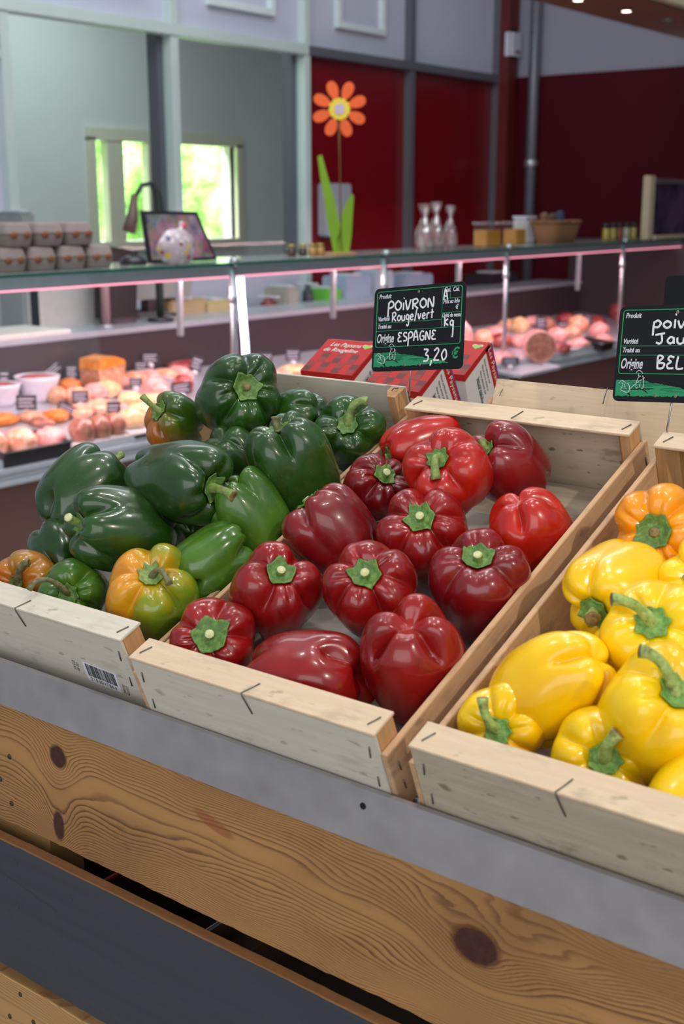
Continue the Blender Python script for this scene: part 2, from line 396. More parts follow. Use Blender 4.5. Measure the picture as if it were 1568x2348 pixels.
# garden hedge
hm = NT('garden_leaves'); o_ = hm.obj()
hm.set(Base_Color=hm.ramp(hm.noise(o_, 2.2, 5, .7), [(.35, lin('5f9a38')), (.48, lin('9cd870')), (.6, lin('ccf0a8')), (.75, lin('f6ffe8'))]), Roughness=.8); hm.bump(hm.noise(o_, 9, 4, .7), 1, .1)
random.seed(5)
hb = bmesh.new()
for i in range(7):
    bm = bmesh.new(); bmesh.ops.create_icosphere(bm, subdivisions=4, radius=1)
    for v in bm.verts:
        n = noise.fractal(v.co*1.7+Vector((i*9, 0, 0)), 1, 2, 4); v.co *= 1+.35*n; v.co.z *= 1.7
        v.co += Vector((XO-2.6-(i % 3)*.4, wy0-1.6+i*.95, -.1+(i % 2)*.25))
    me = bpy.data.meshes.new('tmp'); bm.to_mesh(me); bm.free(); hb.from_mesh(me); bpy.data.meshes.remove(me)
me = bpy.data.meshes.new('garden_hedge'); hb.to_mesh(me); hb.free()
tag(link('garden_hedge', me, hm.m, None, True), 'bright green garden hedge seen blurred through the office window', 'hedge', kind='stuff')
tag(MB().box((-12, -2, FLOOR-.06), (XO-.2, 14, FLOOR-.02)).build('garden_lawn', flat('lawn', '7fae4a', .9)), kind='structure')
lamp('AREA', 'garden_daylight', (XO-1.0, 6.3, 3.6), (XO-2.6, 6.3, .2), 1900, (1, 1, .92), 3, 4)

# right red wall and corner
cy = YR
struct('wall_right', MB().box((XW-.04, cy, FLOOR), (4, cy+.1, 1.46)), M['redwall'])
struct('wall_right_upper', MB().box((XW-.04, cy+.02, 1.46), (4, cy+.12, 3.4)), flat('grey_plaster', '8f8d9b', .8, nscale=2, noise_amt=.03))
t = empty('corner_column', (XW+.06, cy-.10, FLOOR), 'dark red-brown steel column in the corner of the two red walls', 'column')
MB().box((-.07, -.07, 0), (.07, .07, 4.4), bev=.006).build('shaft', flat('red_brown_steel', '5b1712', .45), t)
t = empty('wall_pipe', (XW+.30, cy-.06, FLOOR), 'grey vertical pipe beside the red-brown corner column', 'pipe')
MB().tube([(0, 0, 0), (0, 0, 4.4)], .045, 14).build('pipe_run', M['alu_dark'], t, True)
for z in (1.75,): MB().lathe([(.05, z), (.056, z+.01), (.056, z+.05), (.05, z+.06)], 14).build('pipe_clamp', M['steel'], t, True)
p = at(0, XW+.1, 1180, 108)
t = empty('wall_sensor', (p.x, p.y-.05, p.z-.1), 'small white alarm box high on the column in the corner', 'sensor')
MB().box((-.03, -.09, 0), (.05, .09, .22), bev=.02).build('housing', flat('white_plastic', 'c6c8d6', .4), t)
MB().lathe([(.03, 0), (.028, .01), (.015, .02)], 14, (0.05, 0, .05)).build('lens', flat('dark_lens', '555560', .2), t, True)
# wooden soffit with spot lamps, top right
sz = 1.62
sm = NT('varnished_wood_soffit'); so = sm.obj()
sm.set(Base_Color=sm.mix(sm.noise(sm.mapv(so, (30, 2, 2)), 1, 3), lin('8a5540'), lin('a56e52')), Roughness=.35)
so_ = MB().box((-2.98, 4.6, sz), (-2.42, 12, sz+.04)); struct('ceiling_soffit', so_, sm.m)
struct('ceiling_fascia', MB().box((-2.44, 4.6, sz+.0), (-2.36, 12, sz+.8)), flat('beige_fascia', 'd8c8a8', .6, nscale=2))
glow = flat('lamp_glow', 'fff2d8', .5, emis='fff2dc', es=9, noise_amt=0)
for (px, py, on) in ((1325, 0, 1), (1436, 25, 1), (1531, 46, 0)):
    p = at(2, sz, px, py)
    l = empty('recessed_spot_lamp', (p.x, p.y, sz), {1325: 'lit round spot lamp in the wooden soffit, cut by the top edge of the photo', 1436: 'lit round spot lamp in the middle of the wooden soffit', 1531: 'unlit chrome spot lamp, rightmost in the wooden soffit'}[px], 'lamp', 'spot lamps in the wooden soffit')
    MB().lathe([(.028, .0), (.045, .0), (.045, -.006), (.028, -.004), (.028, 0)], 20, cap=False).build('trim_ring', M['steel'], l, True)
    MB().lathe([(.001, -.003), (.027, -.003), (.027, -.001), (.001, -.001)], 20).build('bulb', glow if on else flat('unlit_glass', '8f6f62', .1), l, True)
    if on:
        d = lamp('SPOT', 'soffit_beam', (p.x, p.y, sz-.02), (p.x, p.y, 0), 5, (1, .93, .8), .03, angle=R_(80))

# ------------------------------------------------------------------ display stand
M['pine_top'] = pine('knotty_pine_board', 'ba8a55', '5f3a20', [(-.1489, .0333, .013, .0125, 1.3), (-.1548, -.0525, .0085, .017, 1.0), (.3914, .0160, .022, .0165, 1.5)], .012, .00110, 1.0, patch=[(.0874, .0295, .03, .008)])
M['pine_low'] = pine('lower_pine_board', 'c09560', '8a5f33', [], .03, .0012, .7)
k = NT('anthracite_paint'); o_ = k.obj()
sc_ = k.noise(k.mapv(o_, (3, 3, 60)), 1, 4, .6)
k.set(Base_Color=k.mix(sc_, lin('2f343c'), lin('42474f')), Roughness=k.ramp(k.noise(o_, 20, 4, .6), [(.3, .42), (.7, .62)])); k.bump(sc_, .12, .001)
M['anthracite'] = k.m
M['rawedge'] = poplar('raw_brown_board_edge', '9a6c42', '6d482a', .6, 0, .3)
M['nail'] = flat('dark_nail_head', '4a4744', .5, .6)
M['lightblock'] = flat('dark_light_block', '4a3524', .8)  # dark tone of the boards added to keep the stand unlit inside
st = empty('display_stand', (.42, .012, FLOOR), 'wooden produce stand with a galvanised tray lip, knotty pine board and a grey-painted board', 'display stand')
def S(x, y, z): return (x-.42, y-.012, z-FLOOR)
def sbox(name, lo, hi, mat, parent=st, bev=0, **kw):
    a, b = S(*lo), S(*hi); c = Vector(((a[0]+b[0])/2, (a[1]+b[1])/2, (a[2]+b[2])/2))
    return MB().box(Vector(a)-c, Vector(b)-c, bev=bev).build(name, mat, parent, loc=c)
X0, X1 = -.345, 1.35
def board(name, x0, x1, y0, y1, z0, z1, mat, cx, seed, amp=.0012, parent=st, edge=None):
    """sawn board with slightly uneven top and bottom edges; object origin at (cx, y0, mid z)"""
    n = 160; vs = []; zc = (z0+z1)/2; mi = []
    for i in range(n+1):
        x = x0+(x1-x0)*i/n
        e = noise.noise(Vector((x*9, seed, 0)))*amp*1.5 + noise.noise(Vector((x*60, seed, 3)))*amp
        e2 = noise.noise(Vector((x*9, seed+5, 0)))*amp*1.5 + noise.noise(Vector((x*60, seed+5, 3)))*amp
        zt, zb = z1+e-zc, z0+e2-zc; b = .0012
        vs += [(x-cx, 0, zb+b), (x-cx, 0, zt-b), (x-cx, b, zt), (x-cx, y1-y0, zt), (x-cx, y1-y0, zb), (x-cx, b, zb)]
    fs = []; 
    for i in range(n):
        for j in range(6):
            a, c = i*6+j, i*6+(j+1) % 6; fs.append((a, c, c+6, a+6)); mi.append(1 if (edge and j in (1, 2, 3, 4, 5)) else 0)
    fs += [tuple(range(6))[::-1], tuple(n*6+j for j in range(6))]; mi += [0, 0]
    mb = MB(); mb.v = vs; mb.f = fs; mb.mi = mi
    a = S(cx, y0, zc)
    return mb.build(name, [mat, edge] if edge else mat, parent, loc=a)
board('knotty_top_board', X0, X1, .012, .036, -.2435, -.0860, M['pine_top'], 0, 1)
board('painted_board', X0, X1, .0, .013, -.433, -.2598, M['anthracite'], 0, 2, .0008, edge=M['rawedge'])
board('lower_board', X0, X1, .0, .022, -.62, -.448, M['pine_low'], 0, 3)
board('bottom_board', X0, X1, .0, .022, -.82, -.64, M['pine_low'], 0, 4)
sbox('corner_post', (X0+.002, .037, FLOOR), (-.205, .085, -.10), M['pine_low'])
sbox('corner_post', (X1-.10, .037, FLOOR), (X1, .085, -.10), M['pine_low'])
sbox('corner_post', (X0+.002, .93, FLOOR), (-.25, 1.02, -.10), M['pine_low'])
sbox('corner_post', (X1-.10, .93, FLOOR), (X1, 1.02, -.10), M['pine_low'])
sbox('side_light_block', (X0-.02, .02, FLOOR+.1), (X0, 1.02, -.10), M['lightblock'])  # unseen sides and back, added to keep light out of the stand
sbox('side_light_block', (X1, .02, FLOOR+.1), (X1+.02, 1.02, -.10), M['lightblock'])
sbox('back_light_block', (X0, 1.02, FLOOR+.1), (X1, 1.04, -.10), M['lightblock'])
sbox('gap_light_block', (X0+.005, .045, -.62), (X1-.005, 1.0, -.60), M['lightblock'])  # added board that hides the bright floor so the gap stays dark
for x, qx, qy in ((-.02, 250, 2014), (.23, 490, 2125), (.34, 590, 2175)):
    q = at(1, .12, qx, qy); b = MB(); b.tube([q-Vector((0, .06, 0)), q+Vector((0, .5, 0))], .0028)
    r = b.build('inner_rail', flat('red_inner_rail', 'b02018', .4) if x < 0 else (M['steel'] if x < .3 else M['rawedge']), None); r.parent = st; r.location = (-.42, -.012, -FLOOR)
    r['label'] = {-.02: 'red rail glimpsed in the dark gap', .23: 'shiny metal rail glimpsed in the dark gap', .34: 'brown rail glimpsed in the dark gap'}[x]
# tray: lip, floor of our slope and of the far slope
tr = MB()
tr.box((X0, .0050, -.0895), (X1, .0062, -.0355)).box((X0, .0062, -.0367), (X1, .0112, -.0355)).box((X0, .0062, -.0895), (X1, .012, -.0883))
tm = Matrix.Translation((0, .026, -.0665)) @ Matrix.Rotation(AL, 4, 'X')
tr.box((X0, -.012, -.0014), (X1, .53, 0), mat=tm)
tm2 = Matrix.Translation((0, 1.0197, -.0460)) @ Matrix.Rotation(-AL, 4, 'X')
tr.box((X0, -.52, -.0014), (X1, .012, 0), mat=tm2)
to = tr.build('tray', M['galv'], None); to.parent = st; to.location = (-.42, -.012, -FLOOR)
h = MB().tube([(0, 0, 0), (0, .0006, 0)], .0032, 14).build('screw_hole', flat('dark_hole', '0c0c0c', .9), st, loc=S(.2772, .0044, -.0519))
for (x, z, y) in ((-.2366, -.1569, .012), (-.2572, -.1911, .012), (-.2388, -.2166, .012), (-.232, -.4616, 0), (-.2564, -.5028, 0), (-.21, -.4900, 0)):
    MB().lathe([(.0001, .0012), (.0028, .001), (.0034, 0)], 12).build('nail_head', M['nail'], st, True, loc=S(x, y-.0001, z)).rotation_euler = (PI/2, 0, 0)
for (x, z) in ((-.2227, -.281), (-.2452, -.3108), (-.2254, -.3395), (-.1257, -.2911), (-.2430, -.3560)):
    pts = [(.0032*math.cos(a), 0, .0034*math.sin(a)) for a in [R_(-60)+R_(200)*j/10 for j in range(11)]]
    MB().tube(pts, .00022, 5).build('nail_mark', M['nail'], st, loc=S(x, -.0001, z))
pts = [(-.262+.11*i/14, 0, -.303-.0155*i/14+.0006*math.sin(i*1.7)) for i in range(15)]
o = MB().tube(pts, .00025, 5).build('paint_crack', M['nail'], None); o.parent = st; o.location = (-.42, -.0121, -FLOOR)

# ------------------------------------------------------------------ crates
HB = .07      # local heights are measured from the crate's base, .07 below the reference plane
def staple(parent, pts, r=.0007):
    MB().tube(pts, r, 6).build('staple', M['staple'], parent, True)
def crate(name, u0, v0, label, front, lathm, side, back, L=.536, Wd=.30, H=.10, back_lath=True, mirrored=False, dz=0, group='wooden crates of bell peppers', side_h=.077, seed=0, post='pine_post', liner=True):
    t = empty('wooden_crate', (0, 0, 0), label, 'crate', group)
    if mirrored: t.matrix_world = Matrix.Translation((u0+Wd, v0, dz)) @ Matrix.Rotation(PI, 4, 'Z') @ Matrix.Rotation(AL, 4, 'X')
    else: t.matrix_world = Matrix.Translation(loc2w(u0, v0, -HB+dz)) @ Matrix.Rotation(AL, 4, 'X')
    tk = .0035; lt = .031
    def part(nm, lo, hi, mat, bev=.0006):
        c = (Vector(lo)+Vector(hi))/2
        return MB().box(Vector(lo)-c, Vector(hi)-c, bev=bev).build(nm, M[mat], t, loc=c)
    part('front_panel', (0, 0, 0), (Wd, tk, H-.0032), front)
    part('front_lath', (-.0005, -.0008, H-.0030), (Wd+.0005, lt, H), lathm)
    part('back_panel', (0, L-tk, 0), (Wd, L, H-(.0032 if back_lath else 0)), back)
    if back_lath: part('back_lath', (-.0005, L-lt, H-.0030), (Wd+.0005, L+.0006, H), lathm)
    for s in (0, 1):
        x0 = Wd+.0003 if s else -.0068
        part('side_board', (x0, .001, .008), (x0+.0065, L-.001, side_h), side)
        for e in (0, 1):
            w_ = .021; d_ = lt-.003
            xa = Wd-w_-.0004 if s else .0004
            ya = tk+.0004 if e == 0 else L-tk-d_+tk
            if e == 1: ya = L-lt+.003
            top = H-.0034 if (e == 0 or back_lath) else H-.001
            # post with a chamfered inner corner
            poly = [(0, 0), (w_, 0), (w_, d_-tk), (0, d_-tk)]
            if e == 0: poly = [(0, 0), (w_, 0), (w_, d_*.35), (w_*.55, d_-tk), (0, d_-tk)]
            else: poly = [(0, 0), (w_*.55, 0), (w_, d_*.5), (w_, d_-tk), (0, d_-tk)]
            if s: poly = [(w_-a, b) for a, b in poly][::-1]
            c = Vector((xa, ya, 0))
            MB().prism(poly, lambda a, b, d: (a, b, d), .001, top).build('corner_post', M[post], t, loc=c)
    # floor of thin slats
    n = 5; sw = (L-2*tk)/n
    for i in range(n):
        part('floor_slat', (.022, tk+i*sw+.004, .0005), (Wd-.022, tk+(i+1)*sw-.004, .0045), 'poplar_grey')
    part('floor_batten', (.0005, .0300, .0005), (.0215, L-.030, .0045), 'poplar_grey'); part('floor_batten', (Wd-.0215, .0300, .0005), (Wd-.0005, L-.030, .0045), 'poplar_grey')
    if liner:
        nx, ny = 14, 20; vs = []
        for j in range(ny+1):
            for i in range(nx+1):
                x = .006+(Wd-.012)*i/nx; y = .03+(L-.125)*j/ny
                vs.append((x, y, .0062+.0012*noise.noise(Vector((x*30, y*30, seed)))+.0015))
        fs = [(j*(nx+1)+i, j*(nx+1)+i+1, (j+1)*(nx+1)+i+1, (j+1)*(nx+1)+i) for j in range(ny) for i in range(nx)]
        o = MB().add(vs, fs).build('paper_liner', M['paper'], t, True)
        sm = o.modifiers.new('thickness', 'SOLIDIFY'); sm.thickness = .0004
    rr = random.Random(seed)
    g = .0007
    # staples: middle ones bent over the lath, pairs at the ends
    for (uu, sl) in ((Wd*.47+.01*rr.uniform(-1, 1), rr.uniform(-.004, .004)),):
        staple(t, [(uu+.006+sl, .016, H+g), (uu, -.0012, H+g*.5), (uu+.001, -.0012-g, H-.003), (uu+.005, -g, H-.024)])
        if back_lath: staple(t, [(uu+.006, L-.008, H+g), (uu, L-.026, H+g)])
        staple(t, [(uu+.02, L-tk-g, .010), (uu+.021, L-tk-g, .028)])
        staple(t, [(uu+.012, L-.035, .0052), (uu+.022, L-.018, .0052)])
    for uu in (.009, Wd-.011):
        staple(t, [(uu-.001, .008, H+g), (uu+.005, .020, H+g)])
        staple(t, [(uu, -g, H-.030), (uu+.002, -g, H-.017)])
        staple(t, [(uu+.001, -g, H-.064), (uu+.002, -g, H-.052)])
        if back_lath: staple(t, [(uu-.001, L-.022, H+g), (uu+.005, L-.010, H+g)])
        else: staple(t, [(uu-.002, L-.015, H), (uu, L-.013, H+.003), (uu+.003, L-.007, H)])
    for yy in (.012, L-.012):
        for zz in (side_h-.016, side_h-.038):
            staple(t, [(Wd+.0068+g, yy, zz), (Wd+.0068+g, yy+.001, zz-.011)])
            staple(t, [(-.0003+g, yy+.03, zz), (-.0003+g, yy+.031, zz-.011)])
    return t
c1 = crate('c1', -.330, .0165, 'pale wooden crate of green peppers at the left, barcode sticker on its front', 'poplar_white', 'poplar_white', 'poplar_v', 'poplar_white', L=.540, back_lath=False, side_h=.066, seed=1)
c2 = crate('c2', 0, 0, 'middle wooden crate holding the red peppers', 'poplar_white', 'poplar', 'poplar_v', 'spotty', seed=2)
c3 = crate('c3', .3352, .001, 'right-hand wooden crate of yellow peppers, cut by the edge of the photo', 'poplar_grey', 'poplar', 'poplar_v', 'spotty', L=.520, seed=3, post='pine_post_dark')
c4 = crate('c4', .072, 1.0197, 'pale crate backing onto the middle crate, its plain outer side facing us', 'poplar', 'poplar', 'poplar_v', 'poplar', back_lath=False, mirrored=True, dz=-.0446, Wd=.46, seed=4, liner=False, group='crates on the far slope')
# bent staples on the outer face of the far crate
for (px, py, qx, qy) in ((1152, 893, 1146, 907), (1393, 889, 1382, 926)):
    P = at(1, .552, px, py); Q = at(1, .540, qx, qy)
    inv = c4.matrix_world.inverted(); staple(c4, [inv @ P, inv @ ((P+Q)/2+Vector((0, -.001, 0))), inv @ Q])

# barcode sticker on the left crate
def local_of(t, v): return t.matrix_world.inverted() @ Vector(v)
lab = MB().box((0, -.0002, 0), (.052, 0, .027)); LB = lab.build('barcode_sticker', flat('sticker_white', 'e8e8ec', .5, noise_amt=0), c1)
LB.location = (.2150, -.0002, .0215); LB.rotation_euler = (0, R_(3), 0); LB['label'] = 'white sticker with a barcode'
INK = flat('black_ink', '14141a', .6, noise_amt=0)
rr = random.Random(7); bars = MB(); x = .004
while x < .048:
    w = rr.choice([.0004, .0004, .0008, .0012]); bars.box((x, -.00035, .008), (x+w, -.00022, .0255)); x += w+rr.choice([.0004, .0005, .0009])
bars.build('barcode', INK, LB)
def text_obj(name, body, size, mat, parent, loc, rot=(PI/2, 0, 0), shear=0, bold=0, align='LEFT', sx=1, ext=.0001, space=1):
    cu = bpy.data.curves.new(name, 'FONT'); cu.body = body; cu.size = size; cu.shear = shear; cu.align_x = align; cu.offset = bold
    cu.extrude = ext; cu.resolution_u = 3; cu.space_character = space
    o = bpy.data.objects.new(name+'_tmp', cu); COL.objects.link(o)
    dg = bpy.context.evaluated_depsgraph_get(); me = bpy.data.meshes.new_from_object(o.evaluated_get(dg))
    bpy.data.objects.remove(o); bpy.data.curves.remove(cu)
    me.materials.clear(); r = link(name, me, mat, parent); r.location = loc; r.rotation_euler = rot; r.scale = (sx, 1, 1)
    return r
text_obj('barcode_number', '2100047864', .0066, INK, LB, (.005, -.0003, .0018), space=1.25)
text_obj('stamped_code', '28 DZ\n48 SD', .0055, flat('faded_ink', '77766f', .7, noise_amt=0), c1, (.200, -.0003, .0310), rot=(PI/2, R_(-80), 0))
text_obj('stamped_code', '28030\n42027', .0055, flat('faded_ink_b', '77766f', .7, noise_amt=0), c1, (.2735, -.0003, .0190), rot=(PI/2, R_(-80), 0))

# ------------------------------------------------------------------ peppers
def pepper_body(seed, R, h, nl, gm=.075, gt=.32, taper=.16, dt=.34, db=.18, bend=0., lobe_var=.10, e1=.55, nth=112, nph=64, gb=.3):
    rr = random.Random(seed); R *= 1.075; h *= 1.05
    ang = [2*PI*i/nl + rr.uniform(-.22, .22)*(3.6/nl) for i in range(nl)]
    amp = [1+rr.uniform(-lobe_var, lobe_var) for _ in range(nl)]
    zsh = [rr.uniform(-.12, .10) for _ in range(nl)]; zbo = [rr.uniform(-.16, .12) for _ in range(nl)]
    gd = [rr.uniform(.7, 1.25) for _ in range(nl)]
    sub = [rr.uniform(-.5, 1) for _ in range(nl)]          # shallow secondary furrow of a lobe
    nx = rr.uniform(0, 50)
    cols = []
    for j in range(nth):
        th = 2*PI*j/nth
        # lobe containing th
        best = None
        for i in range(nl):
            a0 = ang[i]; a1 = ang[(i+1) % nl] + (2*PI if i == nl-1 else 0)
            for sh in (-2*PI, 0, 2*PI):
                if a0 <= th+sh < a1: best = (i, (th+sh-a0)/(a1-a0))
        i, t = best; t = min(max(t, 0), 1); m = min(t, 1-t)*2
        L = 1-(1-m)**3.3; Lb = math.sin(m*PI/2)**1.2   # 0 in furrow, 1 on the lobe
        g = gd[i] if t < .5 else gd[(i+1) % nl]
        nb = (i-1) % nl if t < .5 else (i+1) % nl
        s_ = .5+.5*m; s_ = s_*s_*(3-2*s_)
        am = amp[i]*s_ + amp[nb]*(1-s_); zs = zsh[i]*s_+zsh[nb]*(1-s_); zb = zbo[i]*s_+zbo[nb]*(1-s_)
        sf = max(0, sub[i])*math.exp(-((t-.5)/.12)**2); sf2 = (.55+.45*sub[i])*math.exp(-((t-.5-.12*sub[i])/.085)**2)
        col = []
        for q in range(nph+1):
            ph = PI*q/nph; s, c = math.sin(ph), math.cos(ph)
            rho = abs(s)**e1; zz = (1 if c >= 0 else -1)*abs(c)**.80
            top = max(0, min(1, (zz-.15)/.7)); top = top*top*(3-2*top)
            bot = max(0, min(1, (-zz-.25)/.7)); bot = bot*bot*(3-2*bot)
            gr = gm*1.25*(1-Lb)*g + (.12*top + .11*bot)*(1-L)*g + .03*sf*(top+.3)
            r = R*rho*(1-gr)*(1+(am-1)*(.6+.4*top))
            z = h*zz
            rn = rho
            shoulder = math.exp(-((rn-.72)/.36)**2)
            z += h*top*(zs*.6*shoulder - gt*(1-L)*g*shoulder*.75)
            z -= h*top*dt*math.exp(-(rn/.36)**2)
            z -= h*top*.08*sf2*math.exp(-((rn-.52)/.22)**2)
            z -= h*bot*(zb*shoulder - gb*(1-L)*g*shoulder)
            z += h*bot*db*math.exp(-(rn/.30)**2)
            tz = (1-z/h)/2; r *= 1-taper*max(0, tz)**1.4
            x, y = r*math.cos(th), r*math.sin(th)
            nn = noise.noise_vector(Vector((x*16+nx, y*16, z*16)))*R*.07 + noise.noise_vector(Vector((x*38+nx, y*38, z*38)))*R*.018
            w = min(1, rho*1.5)
            x += nn.x*w + bend*(z*z/h); y += nn.y*w; z += nn.z*w
            col.append((x, y, z))
        cols.append(col)
    vs = [cols[0][0]]; 
    tx = sum(c[0][0] for c in cols)/nth; ty = sum(c[0][1] for c in cols)/nth; tz = sum(c[0][2] for c in cols)/nth
    bx = sum(c[-1][0] for c in cols)/nth; by = sum(c[-1][1] for c in cols)/nth; bz = sum(c[-1][2] for c in cols)/nth
    vs = [(tx, ty, tz)]
    for q in range(1, nph):
        for j in range(nth): vs.append(cols[j][q])
    vs.append((bx, by, bz)); fs = []
    for j in range(nth):
        fs.append((0, 1+j, 1+(j+1) % nth)); 
        b = 1+(nph-2)*nth; fs.append((len(vs)-1, b+(j+1) % nth, b+j))
    for q in range(nph-2):
        for j in range(nth):
            a = 1+q*nth; fs.append((a+j, a+nth+j, a+nth+(j+1) % nth, a+(j+1) % nth))
    def surf(th, rho):
        j = int(round((th % (2*PI))/(2*PI)*nth)) % nth; col = cols[j]
        for q in range(1, nph//2):
            r1 = math.hypot(col[q][0], col[q][1])
            if r1 >= rho:
                r0 = math.hypot(col[q-1][0], col[q-1][1]); f = (rho-r0)/max(1e-9, r1-r0)
                return col[q-1][2]+(col[q][2]-col[q-1][2])*f
        return col[nph//2][2]
    return vs, fs, surf, (tx, ty, tz)

def pepper(label, group, cx, cy, R, h, mat, seed, axis=None, stem_px=None, toward=1, w=None, depth=None, nl=4, spin=None, stem='cut', calyx_r=None, stem_len=.012, stem_dir=(0, 0, 1), stem_r=.0048, stem_mat='stem', calyx_mat='calyx', corners=7, hide_stem=False, tip_px=None, tip_near=.012, arch=.55, mid_px=None, **kw):
    """cx, cy: where the centre shows in the photo; w: height above the crates' reference plane, or depth from the camera"""
    if depth is None: c = at_local(w, cx, cy)
    else: c = at_depth(cx, cy, depth)
    if stem_px:
        dep = (c-CAM).dot(MF); hh = h*.80
        dx = (stem_px[0]-cx)*dep/FPX; dy = -(stem_px[1]-cy)*dep/FPX
        d2 = dx*dx+dy*dy; 
        if d2 > (hh*.97)**2: f = hh*.97/math.sqrt(d2); dx *= f; dy *= f; d2 = dx*dx+dy*dy
        # view frame at this pixel
        vdir = ray(cx, cy).normalized(); rt = vdir.cross(Vector((0, 0, 1))).normalized(); up = rt.cross(vdir).normalized()
        A = (rt*dx + up*dy - vdir*math.sqrt(max(0, hh*hh-d2))*toward).normalized()
    else:
        # axis given as (right, up, towards camera)
        vdir = ray(cx, cy).normalized(); rt = vdir.cross(Vector((0, 0, 1))).normalized(); up = rt.cross(vdir).normalized()
        A = (rt*axis[0] + up*axis[1] - vdir*axis[2]).normalized()
    rot = Vector((0, 0, 1)).rotation_difference(A).to_matrix().to_4x4() @ Matrix.Rotation(seed*1.3 if spin is None else R_(spin), 4, 'Z')
    t = empty('bell_pepper', c, label, 'pepper', group)
    t.matrix_world = Matrix.Translation(c) @ rot
    vs, fs, surf, tp = pepper_body(seed, R, h, nl, **kw)
    MB().add(vs, fs).build('flesh', M[mat], t, True)
    if hide_stem: return t
    rr = random.Random(seed+99)
    cr = calyx_r or R*.34; nth, nr = 48, 9
    cvs = []; pk = [rr.uniform(.08, .30) for _ in range(corners)]; base = tp[2]
    sdir = Vector(stem_dir).normalized()
    for q in range(nr+1):
        f = q/nr
        for j in range(nth):
            th = 2*PI*j/nth; cph = (j*corners/nth) % 1; ci = int(j*corners/nth) % corners
            tri = 1-abs(cph-.5)*2
            rc = cr*(.86+pk[ci]*tri**1.5*1.1+.03*math.sin(th*3+seed)+(rr.uniform(-.02, .02) if q == nr else 0))*f
            z = surf(th, rc)+.0009+.0009*f
            zc = base+.0005+(stem_r*1.5)*math.exp(-(rc/(stem_r*1.25))**2)
            z = max(z if f > .35 else base*(1-f/.35)+z*(f/.35), base+.0006*(1-f)) + stem_r*1.1*math.exp(-(rc/(stem_r*1.35))**2)
            if q == nr: z += .0012*tri
            cvs.append((rc*math.cos(th)+tp[0]*(1-f), rc*math.sin(th)+tp[1]*(1-f), z))
    cfs = [(q*nth+j, q*nth+(j+1) % nth, (q+1)*nth+(j+1) % nth, (q+1)*nth+j) for q in range(nr) for j in range(nth)]
    co = MB().add(cvs, cfs).build('calyx', M[calyx_mat], t, True)
    sm = co.modifiers.new('thickness', 'SOLIDIFY'); sm.thickness = .0011; sm.offset = 1
    # stem
    p0 = Vector((tp[0], tp[1], base+.0015)); n = 14; pts = []; rad = []
    sd = sdir
    up0 = Vector((0, 0, 1)); dirs = up0
    bentto = Vector(kw.get('x', (0, 0, 0))) if False else None
    pos = p0.copy()
    for i in range(n+1):
        f = i/n
        pts.append(pos.copy()); rad.append(stem_r*(1.35-.55*min(1, f*3)+.12*f + (.22*max(0, (f-.8)/.2) if stem != 'cut' else .12*f)))
        d = up0.lerp(sd, min(1, f*1.25)).normalized()
        pos += d*stem_len/n
    if tip_px:
        bw = t.matrix_world @ p0; dep = (bw-CAM).dot(MF)
        tw = at_depth(tip_px[0], tip_px[1], dep-tip_near); tl = t.matrix_world.inverted() @ tw
        ln_ = (tl-p0).length; mid = p0+Vector((0, 0, 1))*ln_*arch
        if mid_px: mid = t.matrix_world.inverted() @ at_depth(mid_px[0], mid_px[1], dep-tip_near*.8-.004)
        pts = []
        for i in range(n+1):
            f = i/n; pts.append(p0*(1-f)**2+mid*2*f*(1-f)+tl*f*f)
    so = MB().tube(pts, rad, 12).build('stem', M[stem_mat], t, True)
    for v in so.data.vertices:      # ribbed stalk
        pass
    d = (pts[-1]-pts[-2]).normalized()
    MB().tube([pts[-1]-d*.0004, pts[-1]+d*.0003, pts[-1]+d*.0007], [rad[-1]*.96, rad[-1]*.9, rad[-1]*.55], 12).build('stem_end', M['cut' if stem == 'cut' else 'browncut'], so, True)
    return t
RG = 'red bell peppers in the middle crate'; GG = 'green bell peppers heaped in the left crate'; YG = 'yellow bell peppers in the right-hand crate'
P = pepper
#   label, group, cx, cy, R, h
P('dark red pepper with star calyx, left of the two upright ones near the front', RG, 631, 1365, .0475, .049, 'red', 11, stem_px=(643, 1318), w=.000, nl=4, taper=.14, corners=5)
P('dark red pepper, calyx facing us, just behind and left of the big stemless one', RG, 853, 1363, .0490, .050, 'red', 12, stem_px=(839, 1322), w=.002, nl=5, taper=.22, corners=6)
P('largest deep red pepper, blossom end up, at the front right of the crate', RG, 950, 1515, .0515, .057, 'red', 13, axis=(.12, -.66, -.74), w=-.006, nl=4, hide_stem=True, gb=.55, db=.25, taper=.10, spin=60)
P('small red pepper with a ragged calyx, behind the left end of the front lath', RG, 493, 1478, .0445, .036, 'red', 14, stem_px=(484, 1460), w=-.008, nl=5, corners=5, calyx_r=.020)
P('smooth dark red pepper lying on its side just behind the front lath', RG, 706, 1555, .0480, .058, 'red', 15, axis=(-.82, -.05, -.42), w=-.014, nl=3, hide_stem=True, taper=.1, gm=.06, spin=100)
P('wine red pepper lying against the left side board, calyx edge-on at upper left', RG, 765, 1218, .0465, .050, 'darkred', 16, stem_px=(725, 1172), toward=.05, w=.005, nl=4)
P('red pepper with round calyx and pale cut stem, in the centre of the crate', RG, 980, 1228, .0500, .046, 'red', 17, stem_px=(965, 1192), w=.000, nl=5, corners=6)
P('broad dark red pepper with an oval green calyx, beside the right side board', RG, 1100, 1350, .0510, .056, 'darkred', 18, stem_px=(1094, 1285), w=-.010, nl=4, corners=6, taper=.2)
P('bright red pepper with a dented top and no stem, at the right side board', RG, 1221, 1228, .0460, .050, 'brightred', 19, axis=(.35, -.75, -.5), w=-.012, nl=4, hide_stem=True, spin=20, gb=.35)
